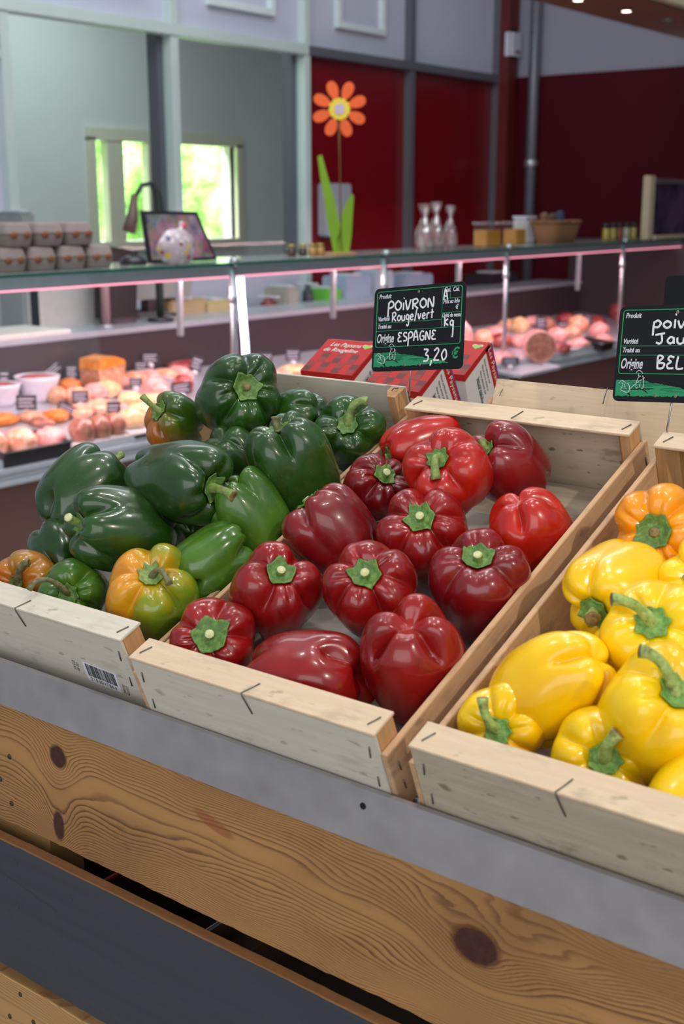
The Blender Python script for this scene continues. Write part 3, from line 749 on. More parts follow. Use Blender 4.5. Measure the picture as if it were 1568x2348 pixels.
P('bright red pepper on top of the others at the back, green stem facing us', RG, 1026, 1085, .0480, .044, 'brightred', 20, stem_px=(1004, 1055), w=.030, nl=4, tip_px=(1000, 1098), tip_near=.02, arch=.9, stem_len=.020, stem_dir=(0, 0, 1), stem='dry', stem_r=.0050, calyx_r=.013)
P('dull wine red pepper at the back right, curled green stem on its left side', RG, 1168, 1076, .0440, .052, 'darkred', 21, stem_px=(1128, 1044), toward=.6, w=.002, nl=3, tip_px=(1106, 1012), tip_near=.0, arch=.9, stem_len=.020, stem='dry', stem_dir=(-.2, .3, 1), calyx_r=.011, stem_r=.0045)
P('bright orange-red pepper at the back left corner, lying on its side', RG, 964, 1020, .0390, .046, 'brightred', 22, axis=(-.9, -.35, .25), w=.002, nl=3, calyx_r=.012)
P('small dark red pepper by the left side board, flat green calyx on top', RG, 862, 1118, .0400, .034, 'darkred', 23, stem_px=(880, 1092), w=-.004, nl=5, corners=6)

P('topmost dark green pepper of the heap, its hexagonal calyx facing us', GG, 541, 911, .0560, .058, 'green', 31, stem_px=(563, 890), depth=1.60, nl=5, stem_len=.010, stem='dry', calyx_r=.019, corners=6)
P('green and orange pepper left of the heap top, with a long slanting stem', GG, 405, 968, .0400, .036, 'greenorange', 32, axis=(-.62, .42, .45), depth=1.66, nl=5, tip_px=(326, 908), stem_len=.048, stem='dry', stem_r=.0044, stem_dir=(.12, .25, 1), calyx_r=.014, spin=0)
P('long dark green pepper lying across the heap, stem pointing down to the right', GG, 408, 1106, .0480, .072, 'green', 33, axis=(.64, -.12, .76), depth=1.43, nl=3, tip_px=(536, 1138), tip_near=.03, stem_len=.028, stem='dry', stem_r=.0062, calyx_r=.016, taper=.22, gt=.3, spin=200)
P('dark green pepper at the left edge of the heap, stem stub at upper right', GG, 190, 1133, .0500, .060, 'green', 34, axis=(.62, .62, -.25), depth=1.53, nl=3, tip_px=(278, 1042), tip_near=-.02, stem_len=.012, stem='dry', calyx_r=.012, spin=150)
P('dark green pepper lying in front of the heap, cut stem pointing left', GG, 282, 1214, .0475, .062, 'green', 35, axis=(-.86, .16, .32), depth=1.42, nl=4, tip_px=(156, 1186), tip_near=.02, stem_len=.014, stem_r=.0052, calyx_r=.013, taper=.05, spin=20)
P('small dark green pepper low at the left, under the lying one', GG, 133, 1268, .0370, .038, 'green', 36, axis=(-.1, .5, -.5), depth=1.49, nl=4, hide_stem=True, spin=10)
P('tall mid-green pepper with a dry grey stem, upright near the right of the heap', GG, 682, 1084, .0520, .068, 'green', 37, axis=(-.36, .78, .22), w=.030, nl=4, tip_px=(632, 956), tip_near=.004, stem_len=.020, stem='dry', stem_mat='drystem', stem_r=.0052, stem_dir=(.0, .5, 1), calyx_r=.015, taper=.28)
P('green pepper at the back right of the heap with a thick curved green stem', GG, 803, 1000, .0470, .045, 'green', 38, stem_px=(797, 976), w=.000, nl=4, tip_px=(842, 920), tip_near=.015, mid_px=(800, 912), stem_len=.038, stem_r=.0055, stem='dry', stem_dir=(.7, .2, .8), calyx_r=.014, spin=0)
P('dark green pepper half hidden between the topmost and the curved-stem pepper', GG, 688, 962, .0400, .044, 'green', 39, axis=(-.5, -.3, -.6), w=.010, nl=4, hide_stem=True)
P('dark green pepper deep in the heap under the topmost one', GG, 532, 1058, .0440, .042, 'green', 40, axis=(.3, -.6, -.5), depth=1.56, nl=4, hide_stem=True)
P('light green pepper at the right side board, browned calyx at its upper left', GG, 582, 1193, .0430, .056, 'lightgreen', 41, axis=(-.45, .70, .10), w=.012, nl=4, tip_px=(552, 1128), tip_near=.0, stem_len=.006, stem='dry', calyx_r=.010)
P('light green pepper between the ripening one and the heap, thin stem at its right', GG, 480, 1293, .0410, .050, 'lightgreen', 42, axis=(.68, .42, -.15), w=.006, nl=4, tip_px=(550, 1242), tip_near=.0, stem_len=.016, stem='dry', stem_r=.003, calyx_r=.009)
P('sliver of a dark green pepper wedged behind the lying green one', GG, 350, 1240, .0340, .036, 'green', 43, axis=(.5, -.5, -.4), depth=1.47, nl=4, hide_stem=True)
P('dark green pepper at the bottom of the heap behind the others', GG, 430, 1225, .0400, .040, 'green', 44, axis=(.2, -.6, -.4), depth=1.53, nl=4, hide_stem=True)
P('half-ripe yellow, orange and green pepper with a curled dry stem, at the front', GG, 353, 1366, .0520, .050, 'mixed', 45, stem_px=(348, 1322), w=.004, nl=5, tip_px=(388, 1340), tip_near=.018, mid_px=(368, 1282), stem_len=.026, stem='dry', stem_r=.0036, stem_mat='drystem', calyx_mat='stem', stem_dir=(1, -.6, .4), calyx_r=.014, corners=8, taper=.10, spin=0)
P('small green pepper with a long thin dry stem, just behind the front lath', GG, 172, 1358, .0395, .034, 'lightgreen', 46, stem_px=(158, 1362), w=-.004, nl=4, tip_px=(66, 1352), tip_near=.03, mid_px=(100, 1300), stem_len=.050, stem='dry', stem_mat='drystem', stem_r=.0032, calyx_r=.012, stem_dir=(-.3, -1.0, .1), spin=0)
P('orange pepper in the front left corner with a thick upright dry stem', GG, 66, 1338, .0410, .030, 'orangegreen', 47, stem_px=(40, 1338), w=-.010, nl=5, tip_px=(66, 1290), tip_near=.02, mid_px=(40, 1290), stem_len=.040, stem='dry', stem_mat='drystem', stem_r=.0046, calyx_r=.010, stem_dir=(.35, 0, 1), spin=0)

P('orange pepper with its dark-centred green calyx facing us, at the back of the crate', YG, 1521, 1228, .0465, .044, 'orange', 51, stem_px=(1502, 1222), w=.008, nl=5, stem_len=.006, stem='dry', stem_mat='drystem', calyx_r=.0185)
P('yellow pepper lying on its side, thick stem pointing down at its lower left', YG, 1420, 1350, .0440, .054, 'yellow', 52, stem_px=(1372, 1400), w=.014, nl=4, tip_px=(1358, 1418), tip_near=.02, stem_len=.018, stem='dry', stem_r=.0068, calyx_r=.015, taper=.12, stem_mat='freshstem', calyx_mat='freshcalyx')
P('yellow pepper with a long green stem curving to the upper left', YG, 1508, 1456, .0450, .042, 'yellow', 53, stem_px=(1496, 1432), w=.020, nl=4, tip_px=(1402, 1374), tip_near=.02, mid_px=(1460, 1372), stem_len=.050, stem='dry', stem_r=.0052, calyx_r=.015, stem_dir=(-.9, .3, .9), spin=0, stem_mat='freshstem', calyx_mat='freshcalyx')
P('yellow pepper under the orange one, cut by the right edge of the photo', YG, 1632, 1350, .0440, .044, 'yellow', 54, axis=(-.3, .2, .7), w=.010, nl=4, stem_len=.010, calyx_r=.012, stem_mat='freshstem', calyx_mat='freshcalyx')
P('large yellow pepper lying on its side, no stem showing, by the left side board', YG, 1268, 1576, .0425, .056, 'yellow', 55, axis=(-.62, -.48, -.45), w=.012, nl=4, hide_stem=True, taper=.08, gb=.5, spin=35)
P('big upright yellow pepper at the right with a curved grey-green stem', YG, 1512, 1655, .0520, .060, 'yellow', 56, stem_px=(1546, 1592), w=.010, nl=4, tip_px=(1466, 1492), tip_near=.012, mid_px=(1530, 1500), stem_len=.046, stem='dry', stem_r=.0052, calyx_r=.015, stem_dir=(-.8, .0, 1), spin=0, stem_mat='freshstem', calyx_mat='freshcalyx')
P('small yellow pepper in the front left corner with an upright green stem', YG, 1150, 1672, .0385, .030, 'yellow', 57, stem_px=(1142, 1676), w=-.008, nl=5, tip_px=(1106, 1600), tip_near=.012, mid_px=(1108, 1655), stem_len=.038, stem='dry', stem_r=.0046, calyx_r=.012, stem_dir=(-.35, .0, 1), spin=0, stem_mat='freshstem', calyx_mat='freshcalyx')
P('yellow pepper behind the front lath with a thick grey-green stem leaning right', YG, 1380, 1738, .0430, .036, 'yellow', 58, stem_px=(1385, 1740), w=-.012, nl=4, tip_px=(1416, 1680), tip_near=.028, mid_px=(1388, 1705), stem_len=.032, stem='dry', stem_r=.0056, calyx_r=.014, stem_dir=(.6, .2, 1), spin=0, stem_mat='freshstem', calyx_mat='freshcalyx')
P('yellow pepper in the bottom right corner, mostly outside the photo', YG, 1610, 1860, .0420, .044, 'yellow', 59, axis=(.3, .5, -.4), w=-.006, nl=4, hide_stem=True)
P('yellow pepper wedged under the two curved-stem ones', YG, 1440, 1520, .0360, .036, 'yellow', 60, axis=(.2, -.5, -.5), w=-.006, nl=4, hide_stem=True)

# ------------------------------------------------------------------ price signs
M['slate'] = flat('black_sign_plastic', '0a0d11', .5, spec=.3, noise_amt=.1, nscale=60)
M['signgreen'] = flat('sign_green_print', '1f8a5c', .45, noise_amt=0)
M['signwhite'] = flat('sign_white_print', 'c9cdd6', .5, noise_amt=0)
M['chalk'] = flat('white_marker', 'd6d8de', .6, noise_amt=.05, nscale=200)
M['eyelet'] = flat('sign_eyelet', '8a7f70', .4, .7)
GLY = {  # handwriting strokes, unit height
 'P': [[(0,-.55),(.02,.2),(.05,.9)], [(.0,.75),(.25,1),(.5,.8),(.45,.45),(.1,.3)]],
 'O': [[(.3,.95),(.05,.7),(.05,.3),(.3,.05),(.55,.3),(.55,.7),(.3,.95),(.15,.9)]],
 'o': [[(.25,.62),(.05,.45),(.05,.2),(.25,.03),(.45,.2),(.45,.45),(.25,.62),(.15,.58)]],
 'i': [[(.1,.75),(.1,.0)], [(.1,1.15),(.12,1.18)]], 'V': [[(0,1),(.22,0),(.5,1.0)]], 'v': [[(0,.65),(.2,.02),(.42,.65)]],
 'R': [[(.05,0),(.05,1)], [(0,.9),(.35,1),(.5,.75),(.3,.5),(.1,.48),(.55,.0)]],
 'N': [[(.05,0),(.1,.9),(.5,.05),(.55,1.05)]], 'n': [[(.05,0),(.05,.6)], [(.05,.4),(.25,.62),(.42,.5),(.45,0)]], 'r': [[(.05,0),(.08,.6)], [(.08,.4),(.2,.6),(.38,.55)]],
 'u': [[(.03,.6),(.05,.15),(.22,.0),(.4,.15),(.42,.6),(.44,0)]], 'g': [[(.4,.5),(.2,.62),(.05,.4),(.15,.12),(.38,.2),(.42,.55),(.4,-.4),(.25,-.6),(.12,-.4)]],
 'e': [[(.08,.3),(.42,.38),(.3,.62),(.1,.5),(.08,.15),(.25,0),(.45,.1)]], '/': [[(.05,-.15),(.3,1.15)]], 't': [[(.2,1.0),(.18,.0)], [(.0,.62),(.42,.66)]],
 'E': [[(.5,.9),(.2,.98),(.1,.75),(.3,.55),(.08,.35),(.12,.05),(.5,.05)]], 'S': [[(.45,.9),(.15,.95),(.08,.65),(.4,.4),(.38,.1),(.05,.08)]],
 'A': [[(0,0),(.1,.9),(.3,1.0),(.5,0)], [(.08,.4),(.42,.42)]], 'G': [[(.5,.9),(.2,.95),(.04,.5),(.2,.05),(.48,.1),(.5,.45),(.3,.45)]],
 '3': [[(.08,.95),(.45,.9),(.25,.55),(.48,.4),(.4,.05),(.05,.02)]], ',': [[(.15,.1),(.05,-.35)]], '2': [[(.05,.8),(.3,1),(.42,.75),(.05,.1),(.2,.05),(.5,.05)]], '0': [[(.28,.9),(.05,.5),(.2,.05),(.45,.3),(.42,.75),(.28,.9)]],
 'K': [[(.05,0),(.05,1)], [(.45,.8),(.1,.45),(.5,.1)]], 'J': [[(0,.85),(.6,1.0)], [(.38,.95),(.45,.3),(.3,.02),(.08,.15)]], 'a': [[(.4,.55),(.2,.62),(.04,.3),(.2,.03),(.4,.2),(.42,.6),(.46,0)]],
 'p': [[(.05,-.6),(.05,.2),(.08,.62)], [(.06,.5),(.3,.68),(.48,.45),(.35,.12),(.1,.12)]], 'B': [[(.05,0),(.05,1),(.4,.9),(.1,.52),(.5,.4),(.4,.05),(.05,.02)]], 'L': [[(.1,1),(.05,.05),(.5,.05)]], '1': [[(.1,1.0),(.08,.0)]],
 'g2': [[(.4,.5),(.2,.62),(.05,.4),(.15,.12),(.38,.2),(.42,.55),(.4,-.9),(.3,-1.1)]]}
def smooth(pts, n=6):
    P_ = [Vector((a, b)) for a, b in pts]; P_ = [P_[0]]+P_+[P_[-1]]; out = []
    for i in range(1, len(P_)-2):
        for k in range(n):
            t = k/n; a, b, c, d = P_[i-1:i+3]
            out.append(.5*((2*b)+(c-a)*t+(2*a-5*b+4*c-d)*t*t+(3*b-a-3*c+d)*t**3))
    out.append(P_[-2]); return out
def handwriting(name, word, x, z, hgt, wid, parent, r, slope=0, y=-.0012):
    mb = MB(); cur = 0; adv = []
    for ch in word:
        adv.append(cur); gl_ = GLY[ch]; cur += max(px for s in gl_ for px, _ in s) + .16
    sc = wid/cur
    for ch, a in zip(word, adv):
        for s in GLY[ch]:
            pts = smooth(s) if len(s) > 2 else [Vector(p) for p in s]
            pp = [Vector((x+(a+p.x)*sc, 0, z+p.y*hgt+slope*(a+p.x)*sc)) for p in pts]
            if (pp[-1]-pp[0]).length < r*2 and len(pp) == 2: pp[1] = pp[0]+Vector((r, 0, r*.5))
            b0 = len(mb.v); mb.tube(pp, r, 8)
            for i in range(b0, len(mb.v)): v = mb.v[i]; mb.v[i] = (v[0], y+v[1]*.25, v[2])
    return mb.build(name, M['chalk'], parent)
SW, SH = .14, .105
def sign(loc, rot, label, words, group, plain=False, rod=None, w=SW, h=SH):
    t = empty('price_sign', loc, label, 'sign', group)
    t.rotation_mode = 'YXZ'; t.rotation_euler = rot
    MI = (Matrix.Translation(loc) @ Matrix.Rotation(rot[2], 4, 'Z') @ Matrix.Rotation(rot[0], 4, 'X') @ Matrix.Rotation(rot[1], 4, 'Y')).inverted()
    rr_ = .007; poly = []
    for cx_, cz_, a0 in ((w/2-rr_, h/2-rr_, 0), (-w/2+rr_, h/2-rr_, 90), (-w/2+rr_, -h/2+rr_, 180), (w/2-rr_, -h/2+rr_, 270)):
        for q in range(7): a = R_(a0+15*q); poly.append((cx_+rr_*math.cos(a), cz_+rr_*math.sin(a)))
    MB().prism(poly, lambda a, b, d: (a, d, b), -.0008, .0008).build('board', M['slate'], t)
    if rod:
        MB().tube([MI @ Vector(p) for p in rod], .0011, 8).build('holder_rod', M['rod'], t, True)
    if plain: return t
    X = lambda a: (a-.5)*w; Z = lambda b: (b-.5)*h; y = -.00095
    ln = MB()
    def hl(x0, x1, z, th=.0006): ln.box((X(x0), y, Z(z)-th/2), (X(x1), y+.0003, Z(z)+th/2))
    def vl(x, z0, z1, th=.0006): ln.box((X(x)-th/2, y, Z(z0)), (X(x)+th/2, y+.0003, Z(z1)))
    # rounded outer frame
    fr_ = []; q_ = .003
    for cx_, cz_, a0 in ((X(.965)-q_, Z(.955)-q_, 0), (X(.035)+q_, Z(.955)-q_, 90), (X(.035)+q_, Z(.29)+q_, 180), (X(.965)-q_, Z(.29)+q_, 270)):
        for k_ in range(5): a = R_(a0+22.5*k_); fr_.append(Vector((cx_+q_*math.cos(a), y+.00005, cz_+q_*math.sin(a))))
    fr_.append(fr_[0]); ln.tube(fr_, .0006, 6)
    hl(.035, .76, .58); hl(.035, .965, .485); vl(.76, .49, .955); hl(.76, .965, .82); hl(.76, .965, .655); vl(.84, .82, .955)
    ln.build('printed_frame', M['signgreen'], t)
    g = MB(); top = []; n = 60; rr = random.Random(3)
    for i in range(n+1):
        f = i/n; zt = .225 if f < .25 else .225-(f-.25)/.75*.155
        zt -= .02*max(0, math.sin(f*8)) if f > .3 else 0
        top.append((X(.02+.93*f), Z(zt)+rr.uniform(-.0004, .0004)))
    for i in range(n):
        b0 = Z(.055)+rr.uniform(-.0006, .0006)+ (i/n)**2*.003
        g.add([(top[i][0], y+.0003, b0), (top[i+1][0], y+.0003, b0), (top[i+1][0], y+.0003, top[i+1][1]), (top[i][0], y+.0003, top[i][1])], [(0, 1, 2, 3)])
        g.add([(top[i][0], y+.0001, b0), (top[i+1][0], y+.0001, b0), (top[i+1][0], y+.0001, max(b0, top[i+1][1]-.0002)), (top[i][0], y+.0001, max(b0, top[i][1]-.0002))], [(0, 1, 2, 3)])
    g.build('printed_field', M['signgreen'], t)
    fu = MB()
    for i in range(26):
        x0 = rr.uniform(.02, .5); z0 = rr.uniform(.08, .215); l = rr.uniform(.08, .3)
        fu.box((X(x0), y-.0001, Z(z0)), (X(min(.93, x0+l)), y+.0001, Z(z0)+.00022))
    fu.build('printed_furrows', M['slate'], t)
    farmers = [[(.19,.30),(.215,.325),(.24,.31),(.25,.29)], [(.215,.30),(.215,.27),(.235,.265)], [(.225,.27),(.205,.22),(.2,.15),(.215,.14)], [(.25,.27),(.265,.22),(.262,.14),(.25,.14)], [(.235,.2),(.232,.15)], [(.27,.25),(.2,.19),(.15,.13)], [(.15,.13),(.145,.115)],
               [(.045,.185),(.07,.215),(.1,.20)], [(.075,.19),(.085,.17),(.07,.12),(.1,.1)], [(.1,.19),(.135,.18),(.145,.12),(.13,.09),(.1,.1)], [(.1,.18),(.105,.14),(.12,.13)]]
    fm = MB()
    for s in farmers: fm.tube([Vector((X(a), y-.0001, Z(b))) for a, b in [(p.x, p.y) for p in smooth(s, 4)]], .00035, 5)
    fm.build('printed_farmers', M['signwhite'], t)
    sh = MB().add([(X(.25), y-.0002, Z(.13)), (X(.31), y-.0002, Z(.085)), (X(.29), y-.0002, Z(.115)), (X(.12), y-.0002, Z(.09)), (X(.16), y-.0002, Z(.055)), (X(.15), y-.0002, Z(.09))], [(0, 1, 2), (3, 4, 5)])
    sh.build('printed_shadows', M['slate'], t)
    T_ = lambda s, x, z, sz, mat='signwhite', sx=.8, b=.00016: text_obj('printed_text', s, sz*1.2, M[mat], t, (X(x), -.00095, Z(z)), shear=.25, sx=sx, bold=b, ext=.00012)
    T_('Produit', .055, .875, .0066); T_('Variété', .05, .605, .0066); T_('Traité au', .05, .515, .0062); T_('Origine', .045, .345, .0135, sx=.55, b=.0003)
    T_('Cat.', .772, .895, .0066); T_('Cal.', .865, .895, .0066); T_('Prix au kilo', .768, .762, .0060, sx=.74); T_('€', .90, .69, .0066); T_('Unité de vente', .764, .602, .0058, sx=.66); T_('€', .875, .125, .0150, 'signgreen', sx=.9, b=.0004)
    for (a, b) in ((.5, .925), (.375, .065), (.545, .065)):
        MB().lathe([(.0011, 0), (.0019, 0), (.0019, .0004), (.0011, .0004)], 14).build('eyelet', M['eyelet'], t, True, (X(a), -.0008, Z(b))).rotation_euler = (PI/2, 0, 0)
    for (nm, wd, x, z, hh, ww, r, sl) in words: handwriting('handwriting', wd if isinstance(wd, list) else list(wd), X(x), Z(z), hh, ww, t, r*1.22, sl)
    return t
s1w = [('a', 'POiVRON', .165, .715, .0125, .073, .00095, .02), ('b', 'Rouge/vert', .215, .590, .0115, .066, .00078, .02), ('c', 'ESPAGNE', .285, .345, .0115, .061, .00085, .01), ('d', 'A', .775, .80, .0115, .0075, .00080, 0), ('e', ['K', 'g2'], .79, .495, .0115, .0155, .00085, -.02), ('f', '3,20', .575, .10, .0155, .038, .00095, .0)]
s1 = sign((.0021, .4823, .3124), (R_(-11.3), R_(-6.55), R_(-3.3)), 'black price sign reading POIVRON Rouge/Vert, Espagne, 3,20 €, above the red peppers', s1w, 'black price signs', rod=[(-.004, .488, .290), (-.006, .480, .262), (-.0085, .481, .225), (-.0085, .484, .219)])
s2w = [('a', 'poivron', .30, .76, .0125, .075, .00100, 0), ('b', 'Jaune', .33, .60, .0115, .060, .00095, 0), ('c', 'BEL', .365, .345, .0135, .034, .00095, 0), ('d', '1', .83, .13, .017, .004, .0010, 0)]
SG2 = ((.3375, .4798, .3049), (R_(-11.67), R_(-4.64), R_(-5.78)))
s2 = sign(SG2[0], SG2[1], 'black price sign reading poivron Jaune, BEL, above the yellow peppers', s2w, 'black price signs', rod=[(.341, .488, .285), (.340, .476, .255), (.3385, .471, .223), (.3385, .474, .216)])
p3 = at_depth(1506, 690, 1.50)
s3 = sign((p3.x+.075, p3.y, p3.z-.02), (R_(-6), R_(-1.5), R_(-6)), 'plain black back of a further price sign, behind the poivron Jaune sign', [], 'black price signs', plain=True, rod=[(p3.x+.075, p3.y+.004, p3.z-.05), (p3.x+.075, p3.y+.004, p3.z-.17)])

# ------------------------------------------------------------------ tomato cartons
M['cartonred'] = flat('carton_red', 'b0140c', .5, spec=.3, noise_amt=.03)
M['cartondark'] = flat('carton_dark_red', '5a0c0c', .5, noise_amt=.03); M['cartonmid'] = flat('carton_mid_red', '860f0c', .5, noise_amt=.03)
M['cartonwhite'] = flat('carton_white', 'd2cbc8', .55, noise_amt=.03)
M['cartonink'] = flat('carton_green_ink', '37453a', .6, noise_amt=0); M['stickergreen'] = flat('sticker_green', '8cb81e', .5, noise_amt=0)
M['cartonedge'] = flat('carton_blue_edge', '4a4a86', .6, noise_amt=0)
def carton(corner, label, drop=0.0, wd=.092, sl=.074, rise=.018, h1=.055, lid_text=True):
    """corner: world place of the lower right end of the sloping red lid; local axes: x right, y back, z up (tilted like the stand)"""
    t = empty('tomato_carton', (0, 0, 0), label, 'carton', 'red tomato cartons behind the crates')
    Hh = h1+drop
    t.matrix_world = Matrix.Translation(Vector(corner)) @ Matrix.Rotation(AL*.8, 4, 'X') @ Matrix.Translation((0, 0, -Hh))
    prof = [(0, 0), (sl+.020, 0), (sl+.006, Hh+rise), (sl, Hh+rise+.002), (0, Hh)]
    MB().prism(prof, lambda a, b, d: (d, a, b), -wd, 0).build('body', M['cartonwhite'], t)
    sv = Vector((0, sl, rise)).normalized(); nv = Vector((0, -rise, sl)).normalized()
    L = math.hypot(sl, rise)
    lid = MB(); x1, x0 = .0012, -wd-.0012
    o = Vector((0, -.0012, Hh+.0008)); 
    def q(x, s, n=0): return o+Vector((x, 0, 0))+sv*s+nv*n
    lid.add([q(x0, 0), q(x1, 0), q(x1, L+.002), q(x0, L+.002), q(x0, 0, .0012), q(x1, 0, .0012), q(x1, L+.002, .0012), q(x0, L+.002, .0012)], [(0,3,2,1),(4,5,6,7),(0,1,5,4),(1,2,6,5),(2,3,7,6),(3,0,4,7)])
    lid.box((x0, -.0016, Hh-.008), (x1, -.0004, Hh+.0008))
    ld = lid.build('lid', M['cartonred'], t)
    ch = MB(); rr = random.Random(int(corner[0]*999)); n = 7; cs = wd/n
    for j in range(4):
        for i in range(n):
            m = (i+j*2+ (j//2)) % 4
            if m in (1, 3): continue
            s0 = .002+j*.0110; x = -wd+i*cs
            ch.add([q(x, s0, .00135), q(x+cs, s0, .00135), q(x+cs, s0+.0110, .00135), q(x, s0+.0110, .00135)], [(0, 1, 2, 3)], 0 if m == 0 else 1)
    ch.build('printed_checks', [M['cartondark'], M['cartonmid']], ld)
    a = math.atan2(rise, sl)
    if lid_text:
        for s, body, xx in ((.062, 'Les Paysans', -wd+.012), (.0495, 'de Rougeline', -wd+.007)):
            text_obj('lid_lettering', body, .0125, M['cartonwhite'], ld, q(xx, s, .0016), rot=(a, 0, 0), shear=.3, sx=.95, bold=.0001)
    hx = MB(); hp = [(0, -.004), (.006, .001), (.0075, .004), (.005, .0062), (.0, .0048), (-.005, .0062), (-.0075, .004), (-.006, .001)]
    pts = [q(-.013+u*1.25, .064+v_*1.1, .0015) for u, v_ in hp]; hx.add(pts, [tuple(range(8))]); hx.build('sticker_rim', M['cartonwhite'], ld)
    MB().add([q(-.013+u*1.05, .064+v_*.9, .0018) for u, v_ in hp], [tuple(range(8))]).build('heart_sticker', M['stickergreen'], ld)
    # right side: red edge strip with lettering, small print on white
    e = .0004; zt = Hh+rise
    st_ = MB().add([(e, sl-.012, zt-.0045), (e, sl+.004, zt), (e, sl+.018, .002), (e, sl+.003, .002)], [(0, 1, 2, 3)]).build('side_strip', M['cartonred'], t)
    MB().add([(e+.0001, sl+.0035, zt), (e+.0001, sl+.006, zt), (e+.0001, sl+.020, 0), (e+.0001, sl+.0175, 0)], [(0, 1, 2, 3)]).build('blue_edge', M['cartonedge'], st_)
    MB().add([(e, 0, Hh), (e, sl, zt), (e, sl, zt-.006), (e, .008, Hh-.006), (e, .0, Hh-.009)], [(0, 1, 2, 3, 4)]).build('folded_lid_edge', M['cartonred'], t)
    tl = math.atan2(.014, zt)
    mt = Matrix(((0, 0, 1), (1, 0, 0), (0, 1, 0))).to_4x4()       # text plane -> y/z plane facing +x
    def side_text(nm, body, size, y_, z_, mat, **kw):
        o_ = text_obj(nm, body, size, mat, t, (0, 0, 0), rot=(0, 0, 0), **kw)
        o_.matrix_local = Matrix.Translation((e+.0004, y_, z_)) @ mt @ Matrix.Rotation(-PI/2+tl, 4, 'Z')
        return o_
    side_text('side_lettering', 'Les Paysans', .0120, sl-.0055, zt-.006, M['cartonwhite'], space=1.1)
    side_text('side_lettering', 'Nous sommes', .0078, sl-.046, zt-.036, M['cartonink'], bold=.00015)
    for i_, b_ in enumerate(['Nous cultivons nos', 'Nous avons choisi la', 'Nous plantons des', 'Tous unis pour la']):
        side_text('side_small_print', b_, .0052, sl-.020-.0072*(i_ % 4), zt-.016-.006*i_, M['cartonink'])
    return t
carton(at(1, .600, 806, 863), 'left red cherry tomato carton with Les Paysans de Rougeline on its lid')
carton(at(1, .575, 960, 901), 'middle red tomato carton, its lid half hidden by the black price sign', lid_text=False)
carton(at(1, .685, 1064, 862), 'right-hand red tomato carton with a green heart sticker, behind the middle one', drop=.03, lid_text=False)

# ------------------------------------------------------------------ refrigerated counter
M['glass'] = archglass('counter_glass', (.93, .96, .95), 1.0)
M['shelfglass'] = archglass('shelf_glass', (.70, .82, .78), 1.0, .05, .12)
M['glassedge'] = flat('green_glass_edge', '0d5a48', .2, noise_amt=0)
M['whitesteel'] = flat('white_enamel_steel', 'c9ccd2', .3, .1)
M['palesteel'] = flat('pale_steel', 'b9bcc6', .3, .45)
M['brownpanel'] = flat('brown_counter_front', '7d5850', .45, nscale=2)
M['darksteel'] = flat('dark_back_panel', '4d4448', .35, .5)
M['pinkled'] = flat('pink_led_strip', 'ffd0dc', .5, emis='ff9db4', es=1.3, noise_amt=0)
M['tube'] = flat('counter_lamp_tube', 'ffffff', .3, emis='e4e2ff', es=5, noise_amt=0)
CY0, CY1 = .9, 8.3
ct = empty('display_counter', (XC, CY0, FLOOR), 'long refrigerated glass meat counter with a brown base and white sill', 'display counter')
def cpart(name, boxes, mat, loc=None, bev=.004, parent=None):
    mb = MB()
    for lo, hi in boxes: mb.box((lo[0]-XC, lo[1]-CY0, lo[2]-FLOOR), (hi[0]-XC, hi[1]-CY0, hi[2]-FLOOR), bev=bev)
    return mb.build(name, mat, parent or ct)
cpart('base_panel', [((XC-1.0, CY0, FLOOR+.1), (XC-.06, CY1, -.565))], M['brownpanel'])
cpart('plinth', [((XC-.95, CY0+.02, FLOOR), (XC-.12, CY1-.02, FLOOR+.1))], M['darksteel'])
cpart('sill', [((XC-.14, CY0, -.565), (XC+.012, CY1, -.545)), ((XC-.14, CY0, -.545), (XC-.004, CY1, -.522)), ((XC-.14, CY0, -.522), (XC+.006, CY1, -.500)), ((XC-.14, CY0, -.500), (XC-.02, CY1, -.468))], M['whitesteel'])
# deck
dk0, dk1 = Vector((XC-.10, 0, -.478)), Vector((XC-.88, 0, -.385))
def deck_z(x): f = (x-dk0.x)/(dk1.x-dk0.x); return dk0.z+(dk1.z-dk0.z)*f
mb = MB().prism([(dk0.x, dk0.z), (dk1.x, dk1.z), (dk1.x, dk1.z-.05), (dk0.x, dk0.z-.05)], lambda a, b, d: (a-XC, d-CY0, b-FLOOR), CY0, CY1); mb.build('deck', M['palesteel'], ct)
cpart('rear_riser', [((XC-.93, CY0, -.44), (XC-.885, CY1, -.15))], M['darksteel'])
cpart('work_ledge', [((XC-1.25, CY0, -.165), (XC-.87, CY1, -.138))], M['palesteel'])
cpart('end_panel', [((XC-1.0, CY1, FLOOR), (XC, CY1+.03, .2))], M['darksteel'])
# glass front, leaning back a little, in panes between the posts
ys = [CY0, 3.30, 4.45, 5.69, 7.27, CY1]
for a, b in zip(ys[:-1], ys[1:]):
    mb = MB(); n = 8; prof = [(.0-.035*(i/n)**2, -.468+(.665*i/n)) for i in range(n+1)]
    pr = [(x-.02, z) for x, z in prof]+[(x-.028, z) for x, z in prof[::-1]]
    mb.prism(pr, lambda p, q, d: (p, d-CY0, q-FLOOR), a+.008, b-.008); mb.build('front_pane', M['glass'], ct)
cpart('top_shelf', [((XC-.44, CY0, .200), (XC-.004, CY1, .211))], M['shelfglass'], bev=0)
cpart('shelf_edge', [((XC-.0038, CY0, .200), (XC-.001, CY1, .211))], M['glassedge'], bev=0)
cpart('light_rail', [((XC-.16, CY0, .150), (XC-.055, CY1, .197))], M['palesteel'])
cpart('led_strip', [((XC-.15, CY0, .143), (XC-.054, CY1, .1495))], M['pinkled'])
cpart('shelf_bracket', [((XC-.40, y-.012, -.138), (XC-.37, y+.012, .2)) for y in ys[1:-1]], M['steel'])
